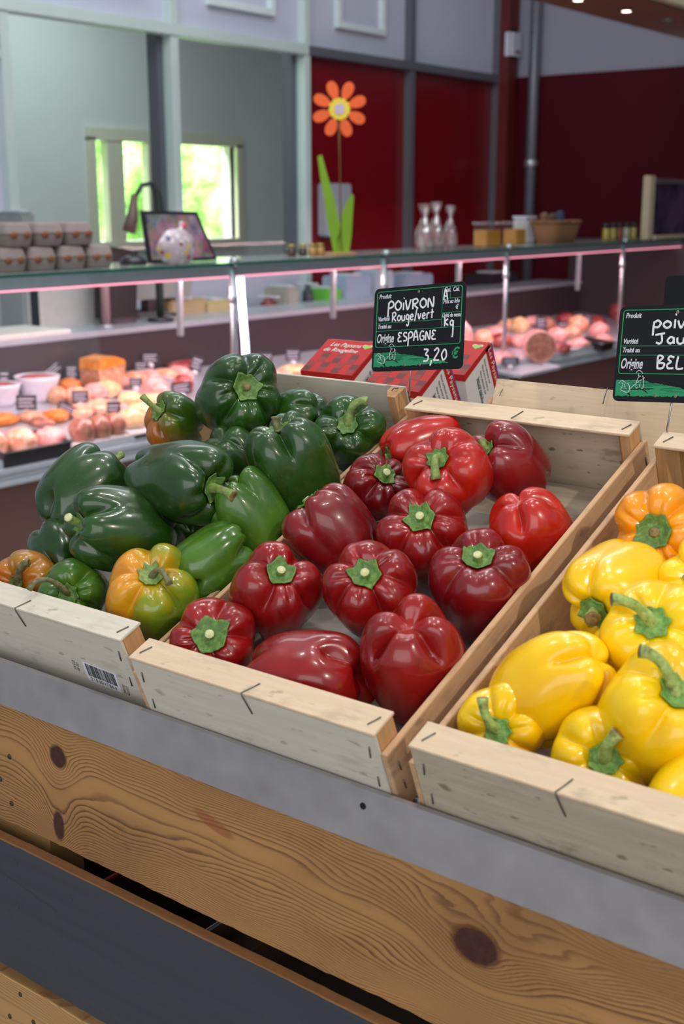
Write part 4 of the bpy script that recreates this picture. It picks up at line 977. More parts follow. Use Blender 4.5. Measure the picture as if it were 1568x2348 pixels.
for i, y in enumerate(ys[1:-1]):
    po = empty('post', (0, 0, 0)); po.parent = ct; po.location = (-.045, y-CY0, .53); bpy.data.objects.remove(po)
    p_ = MB().tube([(0, 0, -.0), (0, 0, .66)], .014, 14).build('glass_post', M['steel'], ct, True, (-.048, y-CY0, .53))
    MB().lathe([(.012, 0), (.022, .006), (.022, .03), (.012, .036)], 14).build('glass_clamp', M['steel'], p_, True, (0.012, 0, .665))
    MB().lathe([(.016, 0), (.02, .006), (.02, .03), (.016, .036)], 14).build('glass_clamp', M['steel'], p_, True, (0.0, 0, .50))
lt = MB().tube([(0, 0, .05), (-.01, 0, .30), (-.028, 0, .52), (-.034, 0, .62)], .016, 14).build('lamp_tube', M['tube'], ct, True, (-.06, 3.40-CY0, .53))
lamp('AREA', 'counter_strip', (XC-.11, 2.6, .135), (XC-.32, 2.6, -.4), 36, (1, .66, .70), .05, 3.2).rotation_euler = (0, .4, 0)
lamp('AREA', 'counter_strip', (XC-.11, 5.9, .135), (XC-.32, 5.9, -.4), 32, (1, .62, .68), .05, 3.4).rotation_euler = (0, .4, 0)
# ----- goods on the deck
meat = {}
def meatmat(name, a, b, c, scale=30):
    k = NT(name); o = k.obj(); f = k.noise(o, scale, 4, .6)
    k.set(Base_Color=k.ramp(f, [(.3, lin(a)), (.52, lin(b)), (.72, lin(c))]), Roughness=.35, Coat_Weight=.3); k.bump(f, .5, .004); return k.m
M['pork'] = meatmat('pale_pork', 'e88a6a', 'f4b090', 'ffdcc8'); M['chicken'] = meatmat('pale_chicken', 'e89c68', 'f8c490', 'ffe8cc')
M['beef'] = meatmat('red_beef', '7a1f22', 'a8393a', 'd89088'); M['ham'] = meatmat('pink_ham', 'e88a88', 'f4aaa4', 'ffd0c4'); M['roast'] = meatmat('brown_roast', '8a4a3a', 'b0705a', 'd09a80')
M['carrot'] = meatmat('orange_salad', 'd05a10', 'e87a20', 'f8a850', 60); M['pate'] = meatmat('pate', 'a86a4a', 'c89070', 'e0b898', 50); M['orange_loaf'] = meatmat('orange_crust', 'c8641a', 'e08a30', 'f0a850', 25)
M['blacktray'] = flat('black_tray_plastic', '2a262c', .35); M['whitetray'] = flat('white_dish', 'd8d2dc', .3); M['cardblack'] = flat('black_price_card', '26242e', .5); M['cardink'] = flat('card_writing', 'c8c0d0', .6, noise_amt=0)
def on_deck(px, py):
    d = ray(px, py); n = Vector((dk1.z-dk0.z, 0, -(dk1.x-dk0.x))); P0 = Vector((dk0.x, 0, dk0.z))
    return CAM + d*((P0-CAM).dot(n)/d.dot(n))
def ppm(p): return FPX/((p-CAM).dot(MF))
DR = Vector((0, 1, 0))
def lumpmesh(sx, sy, sz, seed, rough=.18, n=3, subdiv=3):
    bm = bmesh.new(); bmesh.ops.create_icosphere(bm, subdivisions=subdiv, radius=1)
    for v in bm.verts:
        q = v.co.copy(); v.co *= 1+rough*noise.fractal(q*1.6+Vector((seed*3.7, 0, 0)), 1, 2, 3)
        v.co = Vector((v.co.x*sx, v.co.y*sy, max(-.82, v.co.z)*sz+.8*sz))
    me = bpy.data.meshes.new('lump'); bm.to_mesh(me); bm.free(); return me
def lump(px, py, wpx, hpx, mat, label, cat, name, group, seed=0, deep=.09, z=None, rough=.18):
    c = on_deck(px, py) if z is None else at(2, z, px, py); ex = 0
    if c.x < XC-.78: c = at(0, XC-.78, px, py); ex = max(0, c.z-deck_z(c.x)); c.z -= ex
    s = ppm(c); sy = wpx/s/2*.9; sz = (hpx/s+ex)/2/.9
    o = link(name, lumpmesh(deep/2, sy, sz, seed, rough), M[mat], None, True, c+Vector((-deep/2, 0, .002)))
    return tag(o, label, cat, group)
def tray(px, py, wpx, mat, label, group, hpx=30, deep=.2, name='meat_tray', cat='tray'):
    c = on_deck(px, py)
    if c.x < XC-.70: c = at(0, XC-.70, px, py); c.z = deck_z(c.x)
    s = ppm(c); sy = wpx/s/2; h = hpx/s
    t = empty(name, c+Vector((-deep/2, 0, .001)), label, cat, group)
    sl = (dk1.z-dk0.z)/(dk1.x-dk0.x)
    t.rotation_euler = (0, -math.atan(sl), 0)
    MB().box((-deep/2, -sy, 0), (deep/2, sy, .006)).box((-deep/2, -sy, .006), (-deep/2+.006, sy, h)).box((deep/2-.006, -sy, .006), (deep/2, sy, h)).box((-deep/2+.006, -sy, .006), (deep/2-.006, -sy+.006, h)).box((-deep/2+.006, sy-.006, .006), (deep/2-.006, sy, h)).build('dish', M[mat], t)
    MB().box((-deep/2-.006, -sy-.006, h), (-deep/2+.007, sy+.006, h+.004)).box((deep/2-.007, -sy-.006, h), (deep/2+.006, sy+.006, h+.004)).box((-deep/2, -sy-.006, h), (deep/2, -sy+.007, h+.004)).box((-deep/2, sy-.007, h), (deep/2, sy+.006, h+.004)).build('rim', M[mat], t)
    return t, c, s
def bowl(px, py, wpx, hpx, fill, label, group, dish='whitetray'):
    c = on_deck(px, py); r = wpx/ppm(c)/2
    if c.x-2*r < XC-.86: c = at(0, XC-.85+2*r, px, py); c.z = deck_z(c.x)
    s = ppm(c); h = hpx/s
    t = empty('serving_bowl', c+Vector((-r, 0, .004)), label, 'bowl', group)
    MB().lathe([(r*.62, 0), (r*.72, h*.2), (r*.95, h*.85), (r, h), (r*.93, h), (r*.86, h*.82), (r*.6, h*.3)], 28).build('dish', M[dish], t, True)
    me = lumpmesh(r*.86, r*.86, h*.18, px, .12); o = link('filling', me, M[fill], t, True, Vector((0, 0, h*.74)))
    return t
def card(px, py, wpx, hpx, label, tilt=0, z=None, group='price cards in the counter'):
    c = on_deck(px, py) if z is None else at(2, z, px, py); ex = 0
    if c.x < XC-.84: c = at(0, XC-.84, px, py); ex = max(0, c.z-deck_z(c.x))
    s = ppm(c); w_, h_ = wpx/s*1.0, hpx/s*1.0
    t = empty('price_card', c, label, 'price card', group)
    t.rotation_euler = (0, 0, YAW-R_(-6))
    MB().lathe([(.002, 0), (.014, .004), (.018, .016), (.014, .028), (.002, .032)], 14).build('clip_ball', M['whitetray'], t, True)
    if ex > .01: MB().tube([(0, 0, -ex), (0, 0, .005)], .003, 6).build('stand_rod', M['steel'], t, True)
    b = MB().box((-w_/2, -.001, 0), (w_/2, .001, h_), bev=.0005).build('card', M['cardblack'], t); b.location = (0, 0, .028); b.rotation_euler = (R_(-12), R_(tilt), 0)
    l = MB()
    for i in range(3): l.box((-w_*.38, -.0018, h_*(.22+.24*i)), (w_*(.38-.1*(i % 2)), -.0012, h_*(.30+.24*i)))
    l.build('card_writing', M['cardink'], b)
    return t
GMm = 'meats and delicatessen in the counter'
GT = 'trays in the meat counter'
# left stretch, front row
t_, c_, s_ = tray(88, 1052, 190, 'blacktray', 'long black tray at the front left of the meat counter', GT, 32)
for i, (px, py, w_, h_, m_, lb) in enumerate([(10, 1050, 75, 60, 'pork', 'pale sliced meat at the far left end of the long black tray'), (78, 1044, 75, 56, 'pork', 'pale sliced meat in the middle of the long black tray'), (145, 1034, 70, 50, 'ham', 'pink sliced meat at the right end of the long black tray')]):
    lump(px, py, w_, h_, m_, lb, 'meat', 'meat_portion', GMm, i, .14)
for i, (px, py, w_, h_, lb) in enumerate([(212, 1022, 62, 62, 'leftmost'), (250, 1014, 58, 60, 'middle'), (285, 1006, 52, 58, 'rightmost')]):
    lump(px, py, w_, h_, 'roast', lb+' of three brown roasts at the counter front', 'roast', 'roast_meat', GMm, 20+i, .12, rough=.08)
tray(345, 1000, 95, 'blacktray', 'black tray of chicken at the counter front, behind the green peppers', GT, 12)
for i, (px, py, w_, h_, lb) in enumerate([(325, 988, 68, 46, 'pale chicken breast in the chicken tray, front one'), (345, 966, 80, 40, 'pale chicken breast lying above the front one in the chicken tray'), (320, 944, 70, 44, 'pale chicken fillet at the top of the chicken tray pile'), (380, 975, 66, 40, 'pale chicken piece at the right of the chicken tray'), (370, 945, 60, 40, 'pale chicken piece behind the long-stemmed pepper')]):
    lump(px, py, w_, h_, 'chicken', lb, 'chicken', 'chicken_breast', GMm, 30+i, .12)
for i, (px, py, w_, h_, m_, lb) in enumerate([(25, 980, 95, 30, 'carrot', 'orange salad dish at the far left, second row'), (95, 972, 70, 26, 'pate', 'brown terrine slice beside the orange salad dish'), (150, 972, 70, 30, 'carrot', 'orange salad mound left of the three brown roasts'), (205, 965, 70, 34, 'pork', 'pale escalope behind the leftmost roast'), (250, 955, 78, 36, 'pork', 'pale escalope behind the middle roast'), (300, 960, 50, 30, 'ham', 'pink slice behind the rightmost roast'), (118, 985, 50, 26, 'roast', 'small brown sausage piece right of the terrine slice')]):
    lump(px, py, w_, h_, m_, lb, 'meat', 'meat_portion', GMm, 40+i, .13)
for i, (px, py, w_, h_, m_, lb) in enumerate([(150, 928, 60, 40, 'pate', 'small pate loaf below the large white bowl'), (200, 930, 66, 40, 'pork', 'pale rolled pork in the third row'), (240, 918, 66, 36, 'ham', 'pink sliced ham in the third row'), (268, 915, 72, 40, 'chicken', 'pale chicken cutlet in the third row below the pork dish'), (215, 948, 60, 20, 'ham', 'thin pink slices between second and third row')]):
    lump(px, py, w_, h_, m_, lb, 'meat', 'meat_portion', GMm, 60+i, .12)
bowl(32, 925, 95, 52, 'beef', 'white bowl with red salad at the far left of the counter', 'white bowls in the counter')
bowl(122, 922, 105, 60, 'beef', 'large white bowl with red salad, right of the similar one', 'white bowls in the counter')
c = at(0, XC-.74, 236, 872); c.z = deck_z(c.x)+.016; s_ = ppm(c); q = at(0, XC-.74, 236, 815); hh = q.z-c.z; w_ = 78/s_
t = empty('terrine', c, 'tall terrine block with an orange crust at the back of the counter', 'terrine', GMm)
MB().prism([(-w_*.42, 0), (w_*.42, 0), (w_*.52, hh*.72), (-w_*.52, hh*.60)], lambda a, b, d: (d, a, b), -.07, .07).build('block', M['pate'], t)
MB().prism([(-w_*.52, hh*.61), (w_*.52, hh*.73), (w_*.47, hh*.86), (w_*.1, hh), (-w_*.45, hh*.93)], lambda a, b, d: (d, a, b), -.072, .072).build('crust', M['orange_loaf'], t)
for i, (px, py, w_, h_, m_, lb) in enumerate([(1215, 800, 60, 30, 'ham', 'pink ham slices just behind the big cut sausage'), (1255, 785, 50, 26, 'beef', 'red sausage ring behind the big cut sausage'), (1330, 780, 56, 30, 'pork', 'pale meat row between salami half and black tray'), (1385, 752, 56, 26, 'beef', 'red meat slices above the pink meat by the poivron Jaune sign'), (1155, 780, 46, 30, 'ham', 'pink meat by the glass post right of the first sign'), (1180, 760, 50, 26, 'pork', 'pale meat far back right of the glass post'), (1240, 748, 60, 22, 'ham', 'pink meat strip far back above the cut sausage'), (1405, 790, 40, 22, 'ham', 'pink meat inside the black tray by the poivron Jaune sign')]):
    lump(px, py, w_, h_, m_, lb, 'meat', 'meat_portion', GMm, 150+i, .14)
tray(238, 880, 110, 'whitetray', 'white dish under the orange terrine', GT, 14, .18)
lump(180, 900, 62, 30, 'carrot', 'grated carrot heap left of the orange terrine', 'salad', 'carrot_salad', GMm, 72, .12)
lump(295, 890, 70, 30, 'carrot', 'grated carrot heap right of the orange terrine', 'salad', 'carrot_salad', GMm, 73, .12)
tray(360, 905, 190, 'whitetray', 'wide white dish of raw pork behind the green peppers', GT, 22, .24)
for i, (px, py) in enumerate([(300, 893), (335, 890), (372, 886), (408, 882), (440, 878)]):
    lump(px, py, 52, 34, 'pork' if i % 2 else 'ham', ['leftmost', 'second', 'middle', 'fourth', 'rightmost'][i]+' cut of raw pork in the wide white dish', 'meat', 'pork_cut', GMm, 80+i, .18)
lump(385, 930, 70, 60, 'ham', 'large pink pork joint in front of the wide white dish', 'meat', 'pork_joint', GMm, 90, .16)
lump(440, 905, 50, 44, 'beef', 'dark red meat at the right end beside the topmost green pepper', 'meat', 'beef_cut', GMm, 91, .12)
lump(440, 850, 120, 22, 'beef', 'row of red meat along the back of the counter', 'meat', 'beef_cut', GMm, 92, .12)
for (px, py, w_, h_, ti, lb) in [(12, 905, 22, 45, 0, 'price card at the far left edge of the counter'), (128, 872, 50, 24, -38, 'steeply tilted price card above the large white bowl'), (165, 880, 26, 30, 0, 'price card between the tilted card and the orange terrine'), (62, 955, 46, 34, 0, 'price card below the far left white bowl'), (185, 938, 38, 28, 0, 'price card in front of the carrot heap left of the terrine'), (325, 868, 32, 28, 0, 'lower price card behind the wide pork dish'), (345, 845, 38, 24, 0, 'upper price card behind the wide pork dish'), (312, 900, 30, 20, 0, 'price card on the left of the wide pork dish'), (262, 972, 32, 36, 0, 'price card standing behind the rightmost roast'), (418, 916, 46, 26, -8, 'price card right of the pork joint'), (150, 962, 44, 22, 25, 'dark price card lying left of the pale escalopes'), (446, 862, 26, 34, 20, 'price card above the dark red meat')]:
    card(px, py, w_, h_, 'small black '+lb, ti)
# middle stretch
tray(640, 915, 190, 'whitetray', 'white dish seen between the topmost green pepper and the tomato cartons', GT, 10, .25)
for i, (px, py, w_, h_, m_) in enumerate([(610, 890, 70, 26, 'pork'), (665, 880, 70, 28, 'ham'), (700, 862, 80, 24, 'chicken')]):
    lump(px, py, w_, h_, m_, ['pale', 'pink', 'yellowish'][i]+' meat in the counter left of the tomato cartons', 'meat', 'meat_portion', GMm, 100+i, .16)
for (px, py, w_, h_, lb) in [(612, 850, 26, 30, 'left of two cards above the dish left of the tomato cartons'), (672, 838, 34, 26, 'right of two cards above the dish left of the tomato cartons')]:
    card(px, py, w_, h_, 'small dark price card, '+lb)
# right stretch
lump(1078, 822, 90, 90, 'ham', 'big round pink ham right behind the POIVRON sign', 'ham', 'ham', GMm, 110, .2, rough=.05)
lump(1128, 812, 40, 55, 'pork', 'pale pork joint beside the round pink ham', 'ham', 'pork_joint', GMm, 111, .14, rough=.1)
c = on_deck(1238, 832); s_ = ppm(c); r = 36/s_
t = empty('mortadella', c+Vector((0, 0, 0)), 'large pink sausage cylinder with a cut brown-red end', 'sausage', GMm)
MB().tube([(-.16, 0, r), (-.15, 0, r), (0, -.0, r), (.002, 0, r)], [r*.9, r, r, r*.97], 28).build('casing', M['ham'], t, True)
MB().tube([(.0021, 0, r), (.004, 0, r)], r*.93, 28).build('cut_face', M['roast'], t)
t.rotation_euler = (0, 0, R_(-52))
for i, (px, py, w_, h_, m_, lb) in enumerate([(1180, 842, 60, 34, 'ham', 'pink slices left of the cut sausage'), (1170, 800, 55, 34, 'beef', 'red meat behind the cut sausage'), (1305, 815, 52, 26, 'beef', 'red salami half right of the cut sausage'), (1300, 788, 60, 34, 'ham', 'pink sausage pieces behind the salami half'), (1350, 802, 60, 24, 'ham', 'pink sliced meat right of the salami half'), (1345, 765, 70, 40, 'pork', 'pale pork pile near the poivron Jaune sign'), (1395, 775, 60, 34, 'ham', 'pink meat touching the poivron Jaune sign'), (1270, 762, 60, 34, 'roast', 'brown sausage coil at the back right'), (1210, 766, 50, 36, 'chicken', 'pale poultry behind the price cards at the right'), (1320, 745, 70, 26, 'beef', 'dark red meat row at the far back right'), (1440, 735, 80, 40, 'beef', 'red meat between the two black signs'), (1480, 715, 60, 26, 'ham', 'pink meat just left of the plain black sign')]):
    lump(px, py, w_, h_, m_, lb, 'meat', 'meat_portion', GMm, 120+i, .15)
tray(1392, 800, 60, 'blacktray', 'black tray beside the poivron Jaune sign', GT, 16, .2)
tray(1240, 850, 190, 'whitetray', 'white dish carrying the cut sausage', GT, 6, .3)
for (px, py, w_, h_, lb) in [(1240, 765, 26, 30, 'purple-black price card above the cut sausage'), (1170, 848, 40, 18, 'dark price card left of the white sausage dish'), (1290, 770, 24, 24, 'price card with a white ball behind the salami half'), (1345, 752, 26, 22, 'price card far back at the right')]:
    card(px, py, w_, h_, 'small '+lb)
# white cutting board on the ledge, left
a = at(0, XC-.88, 165, 790)
t = empty('cutting_board', (XC-1.06, 1.4, -.138), 'big white cutting board on the ledge behind the counter, at the left', 'cutting board')
MB().box((-.17, 0, 0), (.185, a.y-1.4, .022), bev=.006).build('slab', flat('white_cutting_board', 'd9d2cc', .5), t)
# ----- behind the counter: workbench with machines
bt = empty('workbench', (XW+.34, 1.0, FLOOR), 'pale workbench along the wall behind the counter', 'workbench')
MB().box((-.30, 0, .72), (.28, 7.0, .80), bev=.004).build('worktop', M['whitesteel'], bt); MB().box((-.28, .02, 0), (.22, 6.96, .72)).build('cabinet', flat('dark_bench_front', '6d5f5c', .6), bt)
BZ = FLOOR+.80
def bench(px, x=XW+.4): return at(0, x, px, 700).y
y = bench(130); t = empty('till_machine', (XW+.40, y, BZ+.001), 'pale grey weighing machine with a red top edge behind the glass, left', 'machine')
MB().box((-.14, -.28, 0), (.12, .26, .30), bev=.02).build('housing', flat('grey_machine', 'a8a8a4', .5), t); MB().box((-.13, -.27, .302), (.12, .26, .35), bev=.006).build('red_top', flat('red_trim', '7a1c1c', .5), t)
y = bench(200); t = empty('weighing_scale', (XW+.42, y+.42, BZ+.001), 'shop scale with a grey tray behind the glass, left of the dark monitor', 'scale')
MB().box((-.1, -.18, 0), (.1, .18, .09), bev=.015).build('body', flat('dark_grey', '4d4d50', .5), t); MB().box((-.03, -.03, .09), (.03, .03, .16)).build('column', M['darksteel'], t); MB().prism([(-.20, .16), (.20, .16), (.24, .27), (-.24, .27)], lambda a, b, d: (d, a, b), -.12, .12).build('tray', flat('scale_tray_grey', '8f9490', .4, .3), t)
y = at(0, XC-.95, 315, 700).y; t = empty('monitor', (XC-1.1, y, -.138), 'dark back of a monitor on the ledge behind the glass', 'monitor')
MB().prism([(-.13, .03), (.11, .03), (.14, .36), (-.11, .40)], lambda a, b, d: (d, a, b), -.03, .02).build('screen_back', flat('monitor_black', '1c1416', .5), t); MB().box((-.05, -.08, 0), (.05, .08, .03)).build('foot', M['darksteel'], t)
y = at(0, XC-.5, 362, 700).y; t = empty('support_pole', (XC-1.0, y+.12, -.137), 'slim pink-grey pole beside the dark monitor', 'pole'); MB().tube([(0, 0, 0), (0, 0, .33)], .022, 12).build('shaft', flat('pinkish_pole', '8f7478', .5), t, True); MB().lathe([(.04, 0), (.04, .008), (.022, .012)], 14).build('base', M['steel'], t, True)
for i, (px, w_, h_, c_, lb) in enumerate([(40, .10, .62, '7b8280', 'tall grey cabinet edge behind the glass at the far left'), (400, .30, .14, 'a8926a', 'beige carton on the workbench, right of the dark monitor'), (470, .26, .12, 'b0a070', 'long beige carton on the workbench'), (610, .10, .10, '7a2a34', 'dark red pot on the workbench'), (640, .12, .16, '9a958c', 'pale jug on the workbench'), (700, .07, .16, '2a3038', 'dark bottle on the workbench'), (735, .16, .13, '5fae3c', 'bright green box on the workbench'), (790, .30, .20, '8fa2b8', 'blue-grey appliance on the workbench'), (850, .22, .22, 'a2aebc', 'pale appliance right of the blue-grey one'), (930, .35, .18, '8c98ae', 'grey steel container on the workbench behind the first sign'), (1120, .5, .14, '1c1a20', 'black low appliance on the workbench, right of the first sign'), (1330, .8, .16, '26222a', 'long black appliance at the far right of the workbench')]):
    y = bench(px); t = empty('kitchen_item', (XW+.42, y, BZ+.001), lb, lb.split()[1] if False else 'container', 'things on the workbench')
    m_ = flat('item_paint_%d' % i, c_, .45)
    if i in (3, 5): MB().lathe([(w_*.4, 0), (w_*.5, h_*.1), (w_*.5, h_*.7), (w_*.25, h_*.85), (w_*.25, h_)], 18).build('vessel', m_, t, True)
    else: MB().box((-.10, -w_/2, 0), (.10, w_/2, h_), bev=.012).build('box_body', m_, t)
    MB().box((-.08, -w_*.18, h_), (.08, w_*.18, h_+.012), bev=.003).build('lid', M['whitesteel'], t)

# ----- on the glass shelf
SZ = .212
def shelf(px, off=.18): p = at(0, XC-off, px, 590); p.z = SZ; return p
M['eggcarton'] = flat('grey_egg_carton', '93837d', .85, nscale=60); M['egg'] = flat('brown_egg', '8a4f2c', .6, nscale=40)
def egg_carton(px0, px1, off, z, label):
    a = shelf(px0, off); b = shelf(px1, off); w_ = (b.y-a.y)*.94; y = (a.y+b.y)/2; h = .090
    t = empty('egg_carton', (XC-off, y, z), label, 'egg carton', 'egg cartons stacked on the glass shelf')
    d = .15; n = 24; vs = []
    def ring(z_, k, wav=0): return [((math.copysign(abs(math.cos(q))**.35, math.cos(q)))*d/2*k, (math.copysign(abs(math.sin(q))**.35, math.sin(q)))*w_/2*k*(1-wav*abs(math.cos(q*2))), z_) for q in (2*PI*j/n for j in range(n))]
    rs = [ring(0, .84, .04), ring(h*.08, .9, .04), ring(h*.48, 1.0), ring(h*.52, 1.0)]
    vs = [v for r in rs for v in r]; fs = [(i*n+j, i*n+(j+1) % n, (i+1)*n+(j+1) % n, (i+1)*n+j) for i in range(3) for j in range(n)]+[tuple(range(n))[::-1], tuple(3*n+j for j in range(n))]
    MB().add(vs, fs).build('tray_half', M['eggcarton'], t, True)
    rs = [ring(h*.53, 1.02), ring(h*.58, .99), ring(h*.9, .90, .05), ring(h, .78, .1)]
    vs = [v for r in rs for v in r]; lidm = MB().add(vs, fs)
    lidm.build('lid', M['eggcarton'], t, True)
    for s in (-1, 1):      # the round windows through which the eggs show
        MB().tube([(d/2*.93, s*w_*.22, h*.50), (d/2*.985, s*w_*.22, h*.50)], [w_*.13, w_*.125], 16).build('window_rim', M['eggcarton'], t, True)
        e = MB().lathe([(.001, -.013), (.009, -.011), (.0145, -.004), (.0155, .002), (.012, .011), (.006, .0155), (.001, .0165)], 16).build('egg', M['egg'], None, True, (XC-off+d/2*.955, y+s*w_*.22, z+h*.48))
        e.scale = (.55, w_/.1*.9, .9)
        tag(e, 'brown egg showing through the '+('left' if s < 0 else 'right')+' window of the '+label.split(',')[0].replace('grey egg carton ', 'carton ').replace('cut by the left edge', 'left'), 'egg', 'brown eggs in the cartons')
rows = [(-30, 40, 'bottom row, cut by the left edge'), (38, 108, 'bottom row, second from the left'), (107, 176, 'bottom row, third from the left'), (175, 238, 'bottom row, right end')]
for a_, b_, l in rows: egg_carton(a_, b_, .16, SZ, 'grey egg carton '+l.replace(',', '')+', on the glass shelf')
for a_, b_, l in [(-14, 57, 'top row left end'), (57, 128, 'top row middle'), (128, 196, 'top row right end')]: egg_carton(a_, b_, .16, SZ+.0915, 'grey egg carton '+l+', on the stack')
# framed display and patterned bag
p = shelf(420, .20)
t = empty('display_board', (XC-.22, p.y, SZ), 'black trapezoid framed board standing on the glass shelf', 'display board')
poly = [(-.190, .0), (.235, .0), (.165, .215), (-.170, .220)]
MB().prism(poly, lambda a, b, d: (d-b*.25, a, b), -.008, .004).build('frame', flat('frame_black', '1b1a20', .4), t)
k = NT('board_picture'); o_ = k.obj(); v_ = k.node('ShaderNodeTexVoronoi', {'Vector': o_, 'Scale': 22.0})
k.set(Base_Color=k.mix(.12, k.ramp(k.noise(o_, 14, 3), [(.35, lin('3a3a48')), (.5, lin('7a5560')), (.65, lin('a07078'))]), v_.outputs['Color']), Roughness=.4)
MB().prism([(-.170, .015), (.214, .015), (.150, .200), (-.155, .205)], lambda a, b, d: (d-b*.25, a, b), .0041, .006).build('picture', k.m, t)
p = shelf(400, .10)
k = NT('flower_print'); o_ = k.obj(); v_ = k.node('ShaderNodeTexVoronoi', {'Vector': o_, 'Scale': 34.0}, feature='F1')
sel = k.ramp(k.node('ShaderNodeSeparateColor', {0: v_.outputs['Color']}).outputs[0], [(0, lin('e8d8d8')), (.45, lin('c9405a')), (.6, lin('2c3c78')), (.75, lin('e8c83c')), (.85, lin('8a2030')), (.93, lin('e8d8d8'))], 'CONSTANT')
k.set(Base_Color=k.mix(k.ramp(v_.outputs['Distance'], [(.35, 1), (.5, 0)]), lin('c4aeb4'), sel), Roughness=.35, Coat_Weight=.4)
t = empty('gift_bag', (XC-.085, p.y, SZ), 'round bag with a colourful flower print in front of the black board', 'bag')
link('pouch', lumpmesh(.05, .105, .08, 9, .12), k.m, t, True); MB().tube([(0, 0, .12), (.0, .03, .145), (0, .045, .165)], [.02, .012, .022], 12).build('tied_neck', k.m, t, True)
p = shelf(305, .2); t = empty('black_dish', (XC-.2, p.y, SZ), 'low black domed dish left of the flower bag', 'dish')
MB().lathe([(.055, 0), (.06, .008), (.05, .025), (.03, .036), (.001, .04)], 24, sy=1.0).build('dome', M['blacktray'], t, True); MB().lathe([(.008, .038), (.010, .048), (.001, .052)], 12).build('knob', M['blacktray'], t, True)
p = at(0, XC-1.0, 352, 600); t = empty('desk_lamp', (XC-1.0, p.y, -.138), 'dark goose-neck lamp silhouetted against the office window', 'lamp')
pts = [at(0, XC-1.0, *q) for q in ((362, 560), (368, 500), (362, 450), (348, 420), (325, 425), (308, 455))]; pts = [q-Vector((XC-1.0, p.y, -.138)) for q in pts]
MB().tube([(pts[0].x, pts[0].y, .02)]+pts, [.02, .022, .026, .022, .014, .012, .012], 12).build('neck', flat('lamp_dark_green', '1f2e26', .5), t, True); MB().lathe([(.07, 0), (.07, .015), (.02, .025)], 20, (pts[0].x, pts[0].y, 0)).build('base', M['blacktray'], t, True)
MB().tube([pts[-1]+Vector((0, 0, .02)), pts[-1]+Vector((0, -.02, -.10)), pts[-1]+Vector((0, -.045, -.16))], [.014, .03, .034], 14).build('lamp_shade', flat('lamp_brown', '5c4a42', .5), t, True)
# jars
M['jarglass'] = archglass('jar_glass', (.95, .93, .85), 1.3, .05)
def jar(px, off, w_, h_, fill, lid, label, group, name='jar', z=SZ):
    p = shelf(px, off); p.z = z; t = empty(name, p, label, 'jar', group)
    MB().lathe([(w_*.46, 0), (w_*.5, h_*.06), (w_*.5, h_*.72), (w_*.40, h_*.80)], 18).build('glass', M['jarglass'], t, True)
    MB().lathe([(w_*.42, h_*.03), (w_*.45, h_*.08), (w_*.45, h_*.68), (w_*.3, h_*.70)], 18).build('contents', fill, t, True)
    MB().lathe([(w_*.44, h_*.80), (w_*.46, h_*.82), (w_*.46, h_*.98), (w_*.42, h_)], 18).build('lid', lid, t, True)
gold = flat('gold_lid', 'b09a4a', .3, .7); dk = flat('dark_jam', '3a1618', .4); amber = flat('amber_jam', 'b8863c', .4)
for i, (px, m_, lb) in enumerate([(668, dk, 'dark jam jar with gold lid, leftmost of the four small jars'), (694, dk, 'dark jam jar with a gold lid, second of the four small jars'), (716, amber, 'amber jam jar, third of the four small jars'), (734, amber, 'amber jam jar nearest to the flower stand')]): jar(px, .18, .045, .058, m_, gold, lb, 'small jam jars')
# flower decoration
p = shelf(778, .14); t = empty('flower_decoration', p, 'tall orange daisy decoration with green blades standing on the glass shelf', 'decoration')
MB().box((-.05, -.09, 0), (.05, .08, .012), bev=.003).build('wooden_base', M['pine_post'], t)
def fl(px, py, dx=0): q = at(0, p.x+dx, px, py); return q-p
hc = fl(778, 250); s_ = ppm(p+hc)
MB().tube([fl(782, 572), fl(780, 450), fl(779, 380), hc+Vector((-.004, 0, 0))], .0035, 8).build('stalk', flat('brass_stalk', '6a4a22', .4, .3), t, True)
def flathead(c, fn_pts, mat, name, th=.003, par=None):
    poly = fn_pts; MB().prism([(a, b) for a, b in poly], lambda a, b, d: (c.x+d, c.y+a, c.z+b), -th, th).build(name, mat, par or t)
pet = flat('orange_petal', 'e2560f', .45, emis=None)
fd = Vector((MR.x, MR.y, 0)); fdn = -Vector((MF.x, MF.y, 0)).normalized()
def facing(name, poly, c, mat, th=.003, fwd=0.0):
    return MB().prism(poly, lambda a, b, d: tuple(c+fd*a+Vector((0, 0, b))+fdn*(d+fwd)), -th, th).build(name, mat, t)
for i in range(8):
    an = R_(20+45*i); L0, L1, wv = 22/s_, 64/s_, 12.5/s_
    poly = []
    for q in range(20):
        u = 2*PI*q/20; rx = (L0+L1)/2+(L1-L0)/2*math.cos(u); ry = wv*math.sin(u)*(1.0+.2*math.cos(u))
        poly.append((rx*math.cos(an)-ry*math.sin(an), rx*math.sin(an)+ry*math.cos(an)))
    facing('petal', poly, hc, pet)
facing('flower_centre', [(24/s_*math.cos(2*PI*q/32)*(1+.08*math.cos(q*4)), 24/s_*math.sin(2*PI*q/32)*(1+.08*math.cos(q*4))) for q in range(32)], hc, flat('yellow_centre', 'e0c030', .5), .004, .003)
facing('flower_eye', [(12/s_*math.cos(2*PI*q/24), 12/s_*math.sin(2*PI*q/24)) for q in range(24)], hc, flat('pale_eye', 'b8a8b8', .5), .004, .006)
